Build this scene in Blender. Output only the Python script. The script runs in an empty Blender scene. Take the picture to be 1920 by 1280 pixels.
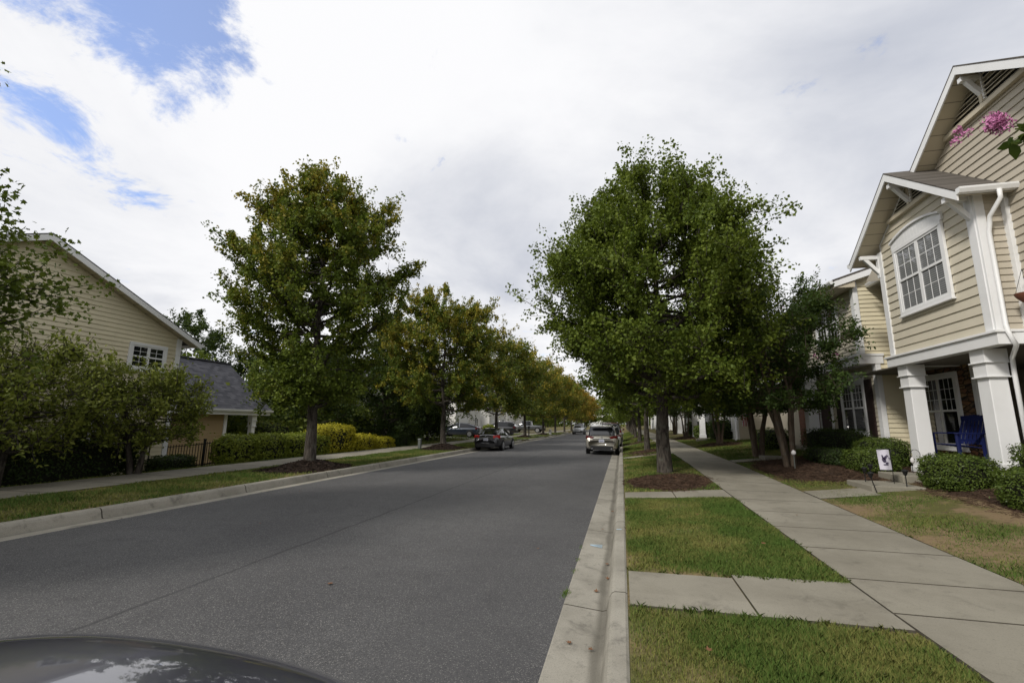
import bpy, math, random
import numpy as np
from mathutils import Matrix, Vector
R_ = math.radians
SC = bpy.context.scene
COL = SC.collection
# ------------------------------------------------------------------ camera
cam = bpy.data.cameras.new("camera"); cam.sensor_width = 36.0; cam.lens = 850.0/1920*36
cam.clip_start = 0.05; cam.clip_end = 3000
camo = bpy.data.objects.new("camera", cam); COL.objects.link(camo); SC.camera = camo
HC = 1.62
_d = np.array([206., -155., 850.]); _d /= np.linalg.norm(_d)
_u = np.array([50., 4660., 850.]); _u -= _d*(_u@_d); _u /= np.linalg.norm(_u)
_r = np.cross(_d, _u); _r = -_r if _r[0] < 0 else _r
ax = Vector((_r[0], _d[0], _u[0])); ay = Vector((_r[1], _d[1], _u[1])); az = -Vector((_r[2], _d[2], _u[2]))
camo.matrix_world = Matrix(((ax.x, ay.x, az.x, 0), (ax.y, ay.y, az.y, 0), (ax.z, ay.z, az.z, HC), (0, 0, 0, 1)))
# ------------------------------------------------------------------ light and sky
SUN = Vector((-1.0, -1.35, 1.4)).normalized()
sun = bpy.data.lights.new("sun", 'SUN'); sun.energy = 2.5; sun.angle = R_(9); sun.color = (1, .955, .88)
suno = bpy.data.objects.new("sun", sun); COL.objects.link(suno)
suno.rotation_euler = SUN.to_track_quat('Z', 'Y').to_euler()
wd = bpy.data.worlds.new("World"); SC.world = wd; wd.use_nodes = True
NT = wd.node_tree; NT.nodes.clear()
def nd(t, ty, **k):
    n = t.nodes.new(ty)
    for a, b in k.items():
        if a == 'op': n.operation = b
        elif a == 'inp':
            for i, v in b.items(): n.inputs[i].default_value = v
        else: setattr(n, a, b)
    return n
def mth(t, op, a, b=None, c=None, clamp=False):
    n = t.nodes.new('ShaderNodeMath'); n.operation = op; n.use_clamp = clamp
    for i, v in enumerate((a, b, c)):
        if v is None: continue
        if isinstance(v, (int, float)): n.inputs[i].default_value = v
        else: t.links.new(v, n.inputs[i])
    return n.outputs[0]
def sstep(t, v, lo, hi):
    n = nd(t, 'ShaderNodeMapRange', interpolation_type='SMOOTHSTEP', clamp=True)
    t.links.new(v, n.inputs[0]); n.inputs[1].default_value = lo; n.inputs[2].default_value = hi
    return n.outputs[0]
def mixc(t, f, a, b, blend='MIX'):
    n = nd(t, 'ShaderNodeMix', data_type='RGBA', blend_type=blend)
    for i, v in ((0, f), (6, a), (7, b)):
        if isinstance(v, (int, float)): n.inputs[i].default_value = v
        elif isinstance(v, tuple): n.inputs[i].default_value = v if len(v) == 4 else (*v, 1)
        else: t.links.new(v, n.inputs[i])
    return n.outputs[2]
def noise(t, vec, scale, detail=4, rough=.55, dist=0):
    n = nd(t, 'ShaderNodeTexNoise'); n.inputs['Scale'].default_value = scale; n.inputs['Detail'].default_value = detail
    n.inputs['Roughness'].default_value = rough; n.inputs['Distortion'].default_value = dist
    if vec is not None: t.links.new(vec, n.inputs['Vector'])
    return n.outputs[0]
def world_sky():
    t = NT
    sky = nd(t, 'ShaderNodeTexSky', sky_type='NISHITA', sun_disc=False)
    sky.sun_elevation = math.asin(SUN.z); sky.sun_rotation = math.atan2(SUN.x, SUN.y); sky.dust_density = .6; sky.ozone_density = 2.2
    tc = nd(t, 'ShaderNodeTexCoord'); D = tc.outputs['Generated']
    sp = nd(t, 'ShaderNodeSeparateXYZ'); t.links.new(D, sp.inputs[0])
    zz = mth(t, 'ADD', mth(t, 'MAXIMUM', sp.outputs[2], 0.0), .16)
    cb = nd(t, 'ShaderNodeCombineXYZ')
    t.links.new(mth(t, 'DIVIDE', sp.outputs[0], zz), cb.inputs[0]); t.links.new(mth(t, 'DIVIDE', sp.outputs[1], zz), cb.inputs[1])
    P = cb.outputs[0]
    n1 = noise(t, P, 3.1, 12, .66, .35); n2 = noise(t, P, .95, 6, .55, .5); n3 = noise(t, P, 6.0, 6, .6)
    def blob(v, r0, r1):
        vn = nd(t, 'ShaderNodeVectorMath', operation='DISTANCE'); t.links.new(D, vn.inputs[0]); vn.inputs[1].default_value = v
        return mth(t, 'SUBTRACT', 1.0, sstep(t, vn.outputs['Value'], r0, r1))
    # breaks in the cloud deck, where the blue shows
    h = mth(t, 'MAXIMUM', blob(BL1, .0, .25), mth(t, 'MULTIPLY', blob(BL2, .0, .22), .62))
    h = mth(t, 'MAXIMUM', h, mth(t, 'MULTIPLY', blob(BL3, .0, .32), .85))
    hole = sstep(t, mth(t, 'ADD', h, mth(t, 'MULTIPLY', mth(t, 'SUBTRACT', n1, .5), 3.7)), .44, .98)
    shade = mth(t, 'ADD', mth(t, 'MULTIPLY', mth(t, 'SUBTRACT', n2, .5), 1.25), mth(t, 'MULTIPLY', mth(t, 'SUBTRACT', n1, .5), .22))
    shade = mth(t, 'ADD', shade, mth(t, 'MULTIPLY', blob(GR1, .04, .36), .42))
    shade = mth(t, 'ADD', shade, mth(t, 'MULTIPLY', blob(GR2, .1, .6), .34))
    shade = mth(t, 'ADD', shade, mth(t, 'MULTIPLY', blob(WH1, .1, .55), -.25))
    g = sstep(t, shade, -.16, .60)
    cloud = mixc(t, g, (9.0, 9.0, 9.15), (4.6, 4.9, 5.7))
    skyc = mixc(t, 1.0, sky.outputs[0], (1.75, 1.86, 2.25), 'MULTIPLY')
    skyc = mixc(t, .17, skyc, cloud)
    c = mixc(t, hole, cloud, skyc)
    bg = nd(t, 'ShaderNodeBackground'); bg.inputs[1].default_value = .1
    t.links.new(c, bg.inputs[0]); o = nd(t, 'ShaderNodeOutputWorld'); t.links.new(bg.outputs[0], o.inputs[0])
def pxdir(px, py):
    v = np.array([px-960, -(py-640), 850.]); w = np.array([v@_r, v@_d, v@_u]); return tuple(w/np.linalg.norm(w))
BL1, BL2, BL3 = pxdir(290, 45), pxdir(70, 225), pxdir(180, -120)
GR1, GR2, WH1 = pxdir(850, 410), pxdir(1950, 120), pxdir(640, 170)
world_sky()
vs = SC.view_settings; vs.view_transform = 'Standard'; vs.look = 'None'; vs.exposure = 0.12; vs.gamma = 1.0; vs.use_curve_mapping = False
cy = SC.cycles; cy.max_bounces = 6; cy.diffuse_bounces = 3; cy.glossy_bounces = 3; cy.transmission_bounces = 3; cy.transparent_max_bounces = 6
cy.use_denoising = True; cy.sample_clamp_indirect = 6; cy.use_adaptive_sampling = False
try: cy.denoiser = 'OPENIMAGEDENOISE'; cy.denoising_input_passes = 'RGB_ALBEDO_NORMAL'
except Exception: pass
# ------------------------------------------------------------------ helpers
def tag(o, label=None, cat=None, group=None, kind=None):
    if label: o['label'] = label
    if cat: o['category'] = cat
    if group: o['group'] = group
    if kind: o['kind'] = kind
    return o
def thing(name, label, cat, loc=(0, 0, 0), rz=0, group=None):
    o = bpy.data.objects.new(name, None); COL.objects.link(o); o.location = loc; o.rotation_euler = (0, 0, rz)
    o.empty_display_size = .2
    return tag(o, label, cat, group)
def link(name, me, parent=None):
    o = bpy.data.objects.new(name, me); COL.objects.link(o)
    if parent: o.parent = parent
    return o
def copy_tree(o, parent=None):
    c = o.copy(); COL.objects.link(c)
    if parent: c.parent = parent
    for ch in list(o.children): copy_tree(ch, c)
    return c
class MB:
    def __init__(s): s.v = []; s.f = []; s.m = []; s.mi = 0
    def poly(s, pts):
        i = len(s.v); s.v += [tuple(p) for p in pts]; s.f.append(tuple(range(i, i+len(pts)))); s.m.append(s.mi); return s
    def box(s, x0, x1, y0, y1, z0, z1):
        return s.hexa([(x0, y0, z0), (x1, y0, z0), (x1, y1, z0), (x0, y1, z0), (x0, y0, z1), (x1, y0, z1), (x1, y1, z1), (x0, y1, z1)])
    def hexa(s, p):
        i = len(s.v); s.v += [tuple(q) for q in p]
        for f in ((0, 3, 2, 1), (4, 5, 6, 7), (0, 1, 5, 4), (1, 2, 6, 5), (2, 3, 7, 6), (3, 0, 4, 7)):
            s.f.append(tuple(i+k for k in f)); s.m.append(s.mi)
        return s
    def bar(s, a, b, w, h, up=(0, 0, 1)):
        a, b = Vector(a), Vector(b); d = (b-a).normalized(); sd = d.cross(Vector(up))
        if sd.length < 1e-4: sd = d.cross(Vector((1, 0, 0)))
        sd.normalize(); u = sd.cross(d).normalized()
        q = []
        for c in (a, b):
            q.append([c-sd*w/2-u*h/2, c+sd*w/2-u*h/2, c+sd*w/2+u*h/2, c-sd*w/2+u*h/2])
        return s.hexa([q[0][0], q[0][1], q[1][1], q[1][0], q[0][3], q[0][2], q[1][2], q[1][3]])
    def tube(s, pts, rad, n=6, cap=True):
        P = [Vector(p) for p in pts]; i0 = len(s.v)
        if not isinstance(rad, (list, tuple)): rad = [rad]*len(P)
        d0 = (P[-1]-P[0]); rf = Vector((0, 0, 1)) if abs(d0.normalized().z) < .8 else Vector((1, 0, 0))
        for k, p in enumerate(P):
            d = (P[min(k+1, len(P)-1)]-P[max(k-1, 0)]).normalized()
            a = d.cross(rf)
            if a.length < 1e-4: a = d.cross(Vector((0, 1, 0)))
            a.normalize(); b = d.cross(a)
            for j in range(n):
                th = 2*math.pi*j/n; s.v.append(tuple(p+(a*math.cos(th)+b*math.sin(th))*rad[k]))
        for k in range(len(P)-1):
            for j in range(n):
                a = i0+k*n+j; b = i0+k*n+(j+1) % n
                s.f.append((a, b, b+n, a+n)); s.m.append(s.mi)
        if cap:
            s.f.append(tuple(i0+j for j in range(n))[::-1]); s.m.append(s.mi)
            s.f.append(tuple(i0+(len(P)-1)*n+j for j in range(n))); s.m.append(s.mi)
        return s
    def cyl(s, c, axis, r, h, n=16, r2=None):
        c = Vector(c); a = Vector(axis).normalized()
        return s.tube([c-a*h/2, c+a*h/2], [r, r if r2 is None else r2], n)
    def grid(s, P, nu, nv, closed=False):
        i = len(s.v); s.v += [tuple(p) for p in P]
        for a in range(nu-1):
            for b in range(nv-(0 if closed else 1)):
                s.f.append((i+a*nv+b, i+(a+1)*nv+b, i+(a+1)*nv+(b+1) % nv, i+a*nv+(b+1) % nv)); s.m.append(s.mi)
        return s
    def build(s, name, mats, parent=None, smooth=False, bevel=0, base=None, sub=0):
        me = bpy.data.meshes.new(name)
        v = s.v
        if base is None and parent is not None and parent.get('wbase'):
            base = tuple(parent['wbase'])
        if base is not None: v = [(a-base[0], b-base[1], c-base[2]) for a, b, c in v]
        me.from_pydata(v, [], s.f)
        if not isinstance(mats, (list, tuple)): mats = [mats]
        for m in mats: me.materials.append(m)
        if len(mats) > 1: me.polygons.foreach_set('material_index', s.m)
        if smooth: me.polygons.foreach_set('use_smooth', [True]*len(s.f))
        me.update()
        o = link(name, me, parent)
        if parent is not None and base is not None: o['wbase'] = base
        if bevel:
            b = o.modifiers.new('bevel', 'BEVEL'); b.width = bevel; b.segments = 2; b.limit_method = 'ANGLE'
        if sub:
            b = o.modifiers.new('sub', 'SUBSURF'); b.levels = sub; b.render_levels = sub
        return o
def wthing(name, label, cat, loc, group=None):
    o = thing(name, label, cat, loc, 0, group); o['wbase'] = tuple(loc); return o
def fast(name, V, k, mats, parent=None, attrs=None):
    """N*k vertices, each run of k is one face"""
    V = np.asarray(V, np.float32).reshape(-1, 3); n = len(V)//k
    me = bpy.data.meshes.new(name)
    me.vertices.add(len(V)); me.vertices.foreach_set('co', V.ravel())
    me.loops.add(len(V)); me.loops.foreach_set('vertex_index', np.arange(len(V), dtype=np.int32))
    me.polygons.add(n); me.polygons.foreach_set('loop_start', np.arange(0, n*k, k, dtype=np.int32))
    for a, val in (attrs or {}).items():
        at = me.attributes.new(a, 'FLOAT', 'POINT'); at.data.foreach_set('value', np.repeat(np.asarray(val, np.float32), k))
    me.materials.append(mats); me.update(calc_edges=True); me.validate()
    return link(name, me, parent)
# ------------------------------------------------------------------ materials
def mat(name, col=(.5, .5, .5), rough=.7, spec=.3, metal=0.0, fn=None, coat=0):
    m = bpy.data.materials.new(name); m.use_nodes = True; t = m.node_tree
    b = t.nodes['Principled BSDF']; b.inputs['Base Color'].default_value = (*col, 1); b.inputs['Roughness'].default_value = rough
    b.inputs['Specular IOR Level'].default_value = spec; b.inputs['Metallic'].default_value = metal
    if coat: b.inputs['Coat Weight'].default_value = coat; b.inputs['Coat Roughness'].default_value = .03
    if fn: fn(t, b)
    return m
def opos(t):
    return nd(t, 'ShaderNodeNewGeometry').outputs['Position']
def bump(t, b, h, strength, dist):
    n = nd(t, 'ShaderNodeBump'); n.inputs['Strength'].default_value = strength; n.inputs['Distance'].default_value = dist
    t.links.new(h, n.inputs['Height']); t.links.new(n.outputs[0], b.inputs['Normal'])
def varied(c1, c2, scale, lo=.35, hi=.65, detail=5, c3=None, s3=40, bs=0, bd=.01):
    def fn(t, b):
        P = opos(t); f = sstep(t, noise(t, P, scale, detail, .6), lo, hi)
        c = mixc(t, f, c1, c2)
        n3 = noise(t, P, s3, 4, .7)
        if c3: c = mixc(t, sstep(t, n3, .52, .72), c, c3)
        t.links.new(c, b.inputs['Base Color'])
        if bs: bump(t, b, n3, bs, bd)
    return fn
def asphalt_fn(t, b):
    P = opos(t)
    big = noise(t, P, .35, 4, .55); mid = noise(t, P, 3.0, 4, .6)
    v = nd(t, 'ShaderNodeTexVoronoi'); v.inputs['Scale'].default_value = 150; t.links.new(P, v.inputs['Vector'])
    sc = nd(t, 'ShaderNodeSeparateColor'); t.links.new(v.outputs['Color'], sc.inputs[0])
    c = mixc(t, sstep(t, big, .3, .7), (.080, .079, .081), (.109, .108, .108))
    c = mixc(t, mth(t, 'MULTIPLY', sstep(t, mid, .45, .75), .35), c, (.052, .051, .052))
    c = mixc(t, mth(t, 'MULTIPLY', sstep(t, sc.outputs[0], .4, .0), .75), c, (.034, .034, .034))
    c = mixc(t, mth(t, 'MULTIPLY', sstep(t, sc.outputs[1], .84, .98), .8), c, (.26, .25, .235))
    st = sstep(t, noise(t, P, 1.1, 7, .7, .8), .60, .74); c = mixc(t, mth(t, 'MULTIPLY', st, .2), c, (.045, .044, .045))   # old oil and water stains
    # paving seam, worn wheel tracks
    sx = nd(t, 'ShaderNodeSeparateXYZ'); t.links.new(P, sx.inputs[0])
    wob = mth(t, 'MULTIPLY', mth(t, 'SUBTRACT', noise(t, P, 2.2, 3), .5), .08)
    dx = mth(t, 'ABSOLUTE', mth(t, 'ADD', mth(t, 'ADD', sx.outputs[0], 4.15), wob))
    c = mixc(t, mth(t, 'MULTIPLY', sstep(t, dx, .035, .008), .6), c, (.035, .035, .036))
    lane = mth(t, 'SUBTRACT', 1.0, sstep(t, mth(t, 'ABSOLUTE', mth(t, 'ADD', sx.outputs[0], 1.2)), .3, .9))
    c = mixc(t, mth(t, 'MULTIPLY', lane, .25), c, (.07, .069, .071))
    t.links.new(c, b.inputs['Base Color']); bump(t, b, mth(t, 'ADD', v.outputs['Distance'], noise(t, P, 180, 2)), .75, .006)
M = {}
M['asphalt'] = mat('asphalt', rough=.82, spec=.25, fn=asphalt_fn)
def concrete(c1, c2, c3):
    def fn(t, b):
        P = opos(t)
        c = mixc(t, sstep(t, noise(t, P, .9, 6, .65), .35, .68), c1, c2)
        c = mixc(t, mth(t, 'MULTIPLY', sstep(t, noise(t, P, 3.3, 6, .7, .6), .52, .74), .65), c, c3)
        n3 = noise(t, P, 120, 3, .7)
        c = mixc(t, mth(t, 'MULTIPLY', sstep(t, n3, .5, .7), .5), c, c3)
        t.links.new(c, b.inputs['Base Color']); bump(t, b, n3, .4, .004)
    return fn
def slab_fn(t, b):
    concrete((.285, .265, .215), (.215, .198, .158), (.115, .105, .085))(t, b)
    P = opos(t); s = nd(t, 'ShaderNodeSeparateXYZ'); t.links.new(P, s.inputs[0]); base = b.inputs['Base Color'].links[0].from_socket
    cb = nd(t, 'ShaderNodeCombineXYZ'); t.links.new(mth(t, 'FLOOR', mth(t, 'DIVIDE', mth(t, 'SUBTRACT', s.outputs[1], 4.5), 1.1)), cb.inputs[0]); t.links.new(mth(t, 'FLOOR', mth(t, 'DIVIDE', s.outputs[0], 2.05)), cb.inputs[1])
    w = nd(t, 'ShaderNodeTexWhiteNoise', noise_dimensions='3D'); t.links.new(cb.outputs[0], w.inputs['Vector'])
    c = mixc(t, mth(t, 'MULTIPLY', w.outputs['Value'], .30), base, (.14, .128, .10))
    c = mixc(t, mth(t, 'MULTIPLY', sstep(t, noise(t, P, 26, 4, .75), .62, .72), .55), c, (.075, .068, .055))
    t.links.new(c, b.inputs['Base Color'])
M['concrete'] = mat('concrete', rough=.85, spec=.2, fn=slab_fn)
def kerb_fn(t, b):
    concrete((.33, .31, .262), (.24, .224, .186), (.085, .08, .068))(t, b)
    P = opos(t); sx = nd(t, 'ShaderNodeSeparateXYZ'); t.links.new(P, sx.inputs[0])
    base = b.inputs['Base Color'].links[0].from_socket
    # shadow line painted into the colour at the kerb foot, with silt and dirt
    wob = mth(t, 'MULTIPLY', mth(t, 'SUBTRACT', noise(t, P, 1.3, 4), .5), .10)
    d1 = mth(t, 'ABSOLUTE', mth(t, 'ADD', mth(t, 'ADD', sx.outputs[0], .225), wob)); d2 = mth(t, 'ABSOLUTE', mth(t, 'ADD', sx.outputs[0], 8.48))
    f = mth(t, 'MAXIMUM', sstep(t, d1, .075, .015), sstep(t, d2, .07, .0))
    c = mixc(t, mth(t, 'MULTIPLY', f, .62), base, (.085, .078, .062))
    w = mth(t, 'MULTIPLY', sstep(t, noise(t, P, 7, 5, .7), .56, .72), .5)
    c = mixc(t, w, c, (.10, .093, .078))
    t.links.new(c, b.inputs['Base Color'])
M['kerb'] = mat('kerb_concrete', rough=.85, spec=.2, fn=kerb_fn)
M['joint'] = mat('joint_dirt', (.085, .076, .06), .95, .1)
M['earth'] = mat('earth', rough=.95, spec=.1, fn=varied((.10, .10, .036), (.19, .145, .075), 1.1, .42, .62, 6, (.06, .05, .027), 22, .6, .03))
M['yard'] = mat('yard_soil', rough=.95, spec=.1, fn=varied((.20, .145, .085), (.10, .098, .035), 1.3, .44, .6, 7, (.085, .062, .038), 9, .8, .04))
M['straw'] = mat('pine_straw', rough=.95, spec=.1, fn=varied((.070, .045, .031), (.044, .03, .022), 3, .35, .65, 6, (.12, .08, .05), 60, .9, .03))
M['mulch'] = mat('dark_mulch', rough=.95, spec=.1, fn=varied((.035, .024, .018), (.02, .014, .011), 4, .35, .65, 6, (.06, .045, .034), 40, .9, .04))
def grass_fn(t, b):
    a = nd(t, 'ShaderNodeAttribute', attribute_name='vary'); P = opos(t)
    n = noise(t, P, .9, 5, .6)
    c = mixc(t, sstep(t, mth(t, 'ADD', mth(t, 'MULTIPLY', a.outputs['Fac'], .42), mth(t, 'MULTIPLY', n, .8)), .44, .86), (.080, .138, .026), (.27, .235, .075))
    c = mixc(t, mth(t, 'MULTIPLY', a.outputs['Fac'], .3), c, (.055, .115, .018))
    t.links.new(c, b.inputs['Base Color'])
M['grass'] = mat('grass', rough=.75, spec=.15, fn=grass_fn)
def siding_fn(c1, c2):
    def fn(t, b):
        P = opos(t); c = mixc(t, sstep(t, noise(t, P, .7, 5, .6), .35, .7), c1, c2)
        n = nd(t, 'ShaderNodeMapping'); n.inputs['Scale'].default_value = (1, 1, 14); t.links.new(P, n.inputs[0])
        g = noise(t, n.outputs[0], 6, 4, .6)
        c = mixc(t, mth(t, 'MULTIPLY', sstep(t, g, .5, .8), .14), c, tuple(x*.6 for x in c1))
        c = mixc(t, mth(t, 'MULTIPLY', sstep(t, noise(t, P, 1.7, 7, .72, 1.2), .55, .78), .28), c, tuple(x*.62 for x in c2))
        t.links.new(c, b.inputs['Base Color']); bump(t, b, g, .12, .004)
    return fn
M['siding'] = mat('cream_siding', rough=.6, spec=.25, fn=siding_fn((.60, .55, .44), (.555, .51, .405)))
M['siding_left'] = mat('yellow_cream_siding', rough=.6, spec=.25, fn=siding_fn((.72, .65, .47), (.66, .595, .43)))
M['siding_warm'] = mat('warm_tan_siding', rough=.6, spec=.25, fn=siding_fn((.42, .31, .17), (.38, .275, .15)))
M['siding_tan'] = mat('tan_siding', rough=.6, spec=.25, fn=siding_fn((.50, .45, .365), (.455, .41, .33)))
M['siding_white'] = mat('pale_siding', rough=.6, spec=.25, fn=siding_fn((.66, .65, .61), (.6, .59, .56)))
M['white'] = mat('white_trim', rough=.45, spec=.35, fn=varied((.80, .80, .80), (.75, .75, .745), 1.5, .4, .75, 5))
def soffit_fn(t, b):
    P = opos(t); s = nd(t, 'ShaderNodeSeparateXYZ'); t.links.new(P, s.inputs[0])
    fr = mth(t, 'FRACT', mth(t, 'MULTIPLY', s.outputs[2], 5.2))
    t.links.new(mixc(t, sstep(t, fr, .07, .02), (.56, .50, .385), (.16, .14, .11)), b.inputs['Base Color'])
M['soffit'] = mat('soffit', rough=.6, fn=soffit_fn)
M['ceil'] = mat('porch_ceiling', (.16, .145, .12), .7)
def shingle(c1, c2, c3):
    def fn(t, b):
        P = opos(t); s = nd(t, 'ShaderNodeSeparateXYZ'); t.links.new(P, s.inputs[0])
        row = mth(t, 'FLOOR', mth(t, 'MULTIPLY', s.outputs[2], 10.5))
        xy = mth(t, 'ADD', s.outputs[1], mth(t, 'MULTIPLY', s.outputs[0], .02))
        cb = nd(t, 'ShaderNodeCombineXYZ'); t.links.new(row, cb.inputs[0])
        cl = mth(t, 'FLOOR', mth(t, 'ADD', mth(t, 'MULTIPLY', xy, 4.2), mth(t, 'MULTIPLY', row, .37))); t.links.new(cl, cb.inputs[1])
        w = nd(t, 'ShaderNodeTexWhiteNoise', noise_dimensions='3D'); t.links.new(cb.outputs[0], w.inputs['Vector'])
        c = mixc(t, w.outputs['Value'], c1, c2)
        fr = mth(t, 'FRACT', mth(t, 'MULTIPLY', s.outputs[2], 10.5))
        c = mixc(t, sstep(t, fr, .16, .04), c, c3)
        c = mixc(t, mth(t, 'MULTIPLY', noise(t, P, 60, 3, .7), .4), c, c3)
        t.links.new(c, b.inputs['Base Color']); bump(t, b, fr, .5, .02)
    return fn
M['shingle'] = mat('slate_grey_shingle', rough=.9, spec=.15, fn=shingle((.060, .062, .072), (.125, .125, .14), (.03, .03, .035)))
M['shingle_brown'] = mat('brown_shingle', rough=.9, spec=.15, fn=shingle((.095, .085, .074), (.155, .14, .124), (.045, .04, .036)))
def stone_fn(t, b):
    P = opos(t); mp = nd(t, 'ShaderNodeMapping'); mp.inputs['Scale'].default_value = (3.2, 3.2, 8.5); t.links.new(P, mp.inputs[0])
    v = nd(t, 'ShaderNodeTexVoronoi'); v.inputs['Scale'].default_value = 1.25; t.links.new(mp.outputs[0], v.inputs['Vector'])
    e = nd(t, 'ShaderNodeTexVoronoi', feature='DISTANCE_TO_EDGE'); e.inputs['Scale'].default_value = 1.25; t.links.new(mp.outputs[0], e.inputs['Vector'])
    s = nd(t, 'ShaderNodeSeparateColor'); t.links.new(v.outputs['Color'], s.inputs[0])
    c = mixc(t, s.outputs[0], (.24, .12, .065), (.14, .105, .07)); c = mixc(t, sstep(t, s.outputs[1], .6, .9), c, (.32, .21, .11))
    c = mixc(t, sstep(t, e.outputs['Distance'], .07, .02), c, (.035, .03, .026))
    t.links.new(c, b.inputs['Base Color']); bump(t, b, sstep(t, e.outputs['Distance'], .0, .2), .9, .05)
M['stone'] = mat('ledge_stone', rough=.85, spec=.2, fn=stone_fn)
def brick_fn(t, b):
    P = opos(t); s = nd(t, 'ShaderNodeSeparateXYZ'); t.links.new(P, s.inputs[0])
    cb = nd(t, 'ShaderNodeCombineXYZ'); t.links.new(mth(t, 'ADD', s.outputs[0], s.outputs[1]), cb.inputs[0]); t.links.new(s.outputs[2], cb.inputs[1])
    k = nd(t, 'ShaderNodeTexBrick'); t.links.new(cb.outputs[0], k.inputs['Vector']); k.inputs['Scale'].default_value = 4.5
    for i, c in (('Color1', (.20, .075, .045, 1)), ('Color2', (.12, .05, .035, 1)), ('Mortar', (.20, .17, .14, 1))): k.inputs[i].default_value = c
    t.links.new(k.outputs[0], b.inputs['Base Color'])
M['brick'] = mat('brown_brick', rough=.85, spec=.2, fn=brick_fn)
def pane_fn(t, b):
    # dark room behind, pale slatted blinds in the upper part
    P = opos(t); s = nd(t, 'ShaderNodeSeparateXYZ'); t.links.new(P, s.inputs[0])
    fr = mth(t, 'FRACT', mth(t, 'MULTIPLY', s.outputs[2], 20.0))
    c = mixc(t, sstep(t, fr, .35, .6), (.018, .018, .02), (.085, .085, .085))
    t.links.new(c, b.inputs['Base Color'])
M['pane'] = mat('window_glass', rough=.03, spec=.9, fn=pane_fn)
def blind_fn(t, b):
    P = opos(t); s = nd(t, 'ShaderNodeSeparateXYZ'); t.links.new(P, s.inputs[0])
    fr = mth(t, 'FRACT', mth(t, 'MULTIPLY', s.outputs[2], 22.0))
    t.links.new(mixc(t, sstep(t, fr, .1, .5), (.10, .10, .105), (.24, .245, .25)), b.inputs['Base Color'])
M['pane_blind'] = mat('blind_glass', rough=.03, spec=.9, fn=blind_fn)
M['pane_dark'] = mat('dark_glass', (.012, .013, .015), rough=.03, spec=.9)
M['shutter'] = mat('brown_shutter', (.035, .022, .02), .55)
M['door'] = mat('front_door', (.05, .018, .03), .4)
M['door_white'] = mat('white_door', (.72, .72, .72), .5)
M['black'] = mat('black_metal', (.012, .012, .012), .45)
M['blue'] = mat('blue_paint', (.010, .016, .085), .5)
M['rubber'] = mat('rubber', (.014, .014, .014), .8)
M['rim'] = mat('alloy', (.55, .55, .56), .3, metal=.8)
M['rim_dark'] = mat('dark_alloy', (.16, .16, .17), .35, metal=.8)
M['chrome'] = mat('chrome', (.75, .75, .75), .12, metal=1)
M['tail'] = mat('tail_light', (.09, .006, .006), .12, spec=.7)
M['tail_bright'] = mat('tail_light_bright', (.45, .015, .012), .12, spec=.7)
M['lamp'] = mat('headlamp', (.6, .6, .6), .1, spec=.7)
M['plastic'] = mat('dark_plastic', (.02, .02, .021), .6)
M['plate'] = mat('number_plate', (.55, .56, .62), .4)
M['plate_ink'] = mat('plate_ink', (.08, .09, .2), .5)
M['carglass'] = mat('car_glass', (.012, .013, .015), .04, spec=.5)
M['greenbox'] = mat('green_utility_paint', (.02, .06, .04), .5)
M['galv'] = mat('grey_painted_metal', (.13, .14, .13), .5, metal=.3)
def paint(name, c, metal=.35, rough=.3): return mat(name, c, rough, .5, metal, coat=1.0)
M['p_champ'] = paint('champagne_paint', (.40, .38, .33), .6)
M['p_char'] = paint('charcoal_paint', (.022, .022, .026), .3)
M['p_char2'] = paint('graphite_paint', (.095, .095, .125), .6, .3); M['p_char2'].node_tree.nodes['Principled BSDF'].inputs['Coat IOR'].default_value = 1.75
M['p_navy'] = paint('navy_paint', (.02, .028, .042), .3)
M['p_red'] = paint('maroon_paint', (.085, .02, .022), .3)
M['p_silver'] = paint('silver_paint', (.42, .43, .44), .6)
M['p_grey'] = paint('grey_paint', (.10, .105, .11), .4)
M['p_white'] = paint('white_paint', (.72, .72, .72), 0)
M['p_black'] = paint('black_paint', (.012, .012, .014), .2)
def bark_fn(c1, c2):
    def fn(t, b):
        tc = nd(t, 'ShaderNodeTexCoord'); mp = nd(t, 'ShaderNodeMapping'); mp.inputs['Scale'].default_value = (14, 14, 2.2)
        t.links.new(tc.outputs['Object'], mp.inputs[0]); n = noise(t, mp.outputs[0], 1.6, 6, .65, .6)
        c = mixc(t, sstep(t, n, .34, .64), c1, c2); c = mixc(t, mth(t, 'MULTIPLY', sstep(t, noise(t, tc.outputs['Object'], 5, 4), .52, .7), .5), c, (.12, .125, .10))
        t.links.new(c, b.inputs['Base Color']); bump(t, b, n, .9, .03)
    return fn
M['bark'] = mat('grey_bark', rough=.92, spec=.12, fn=bark_fn((.024, .020, .017), (.095, .082, .068)))
M['bark_smooth'] = mat('tan_bark', rough=.8, spec=.15, fn=bark_fn((.085, .062, .045), (.15, .115, .085)))
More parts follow.
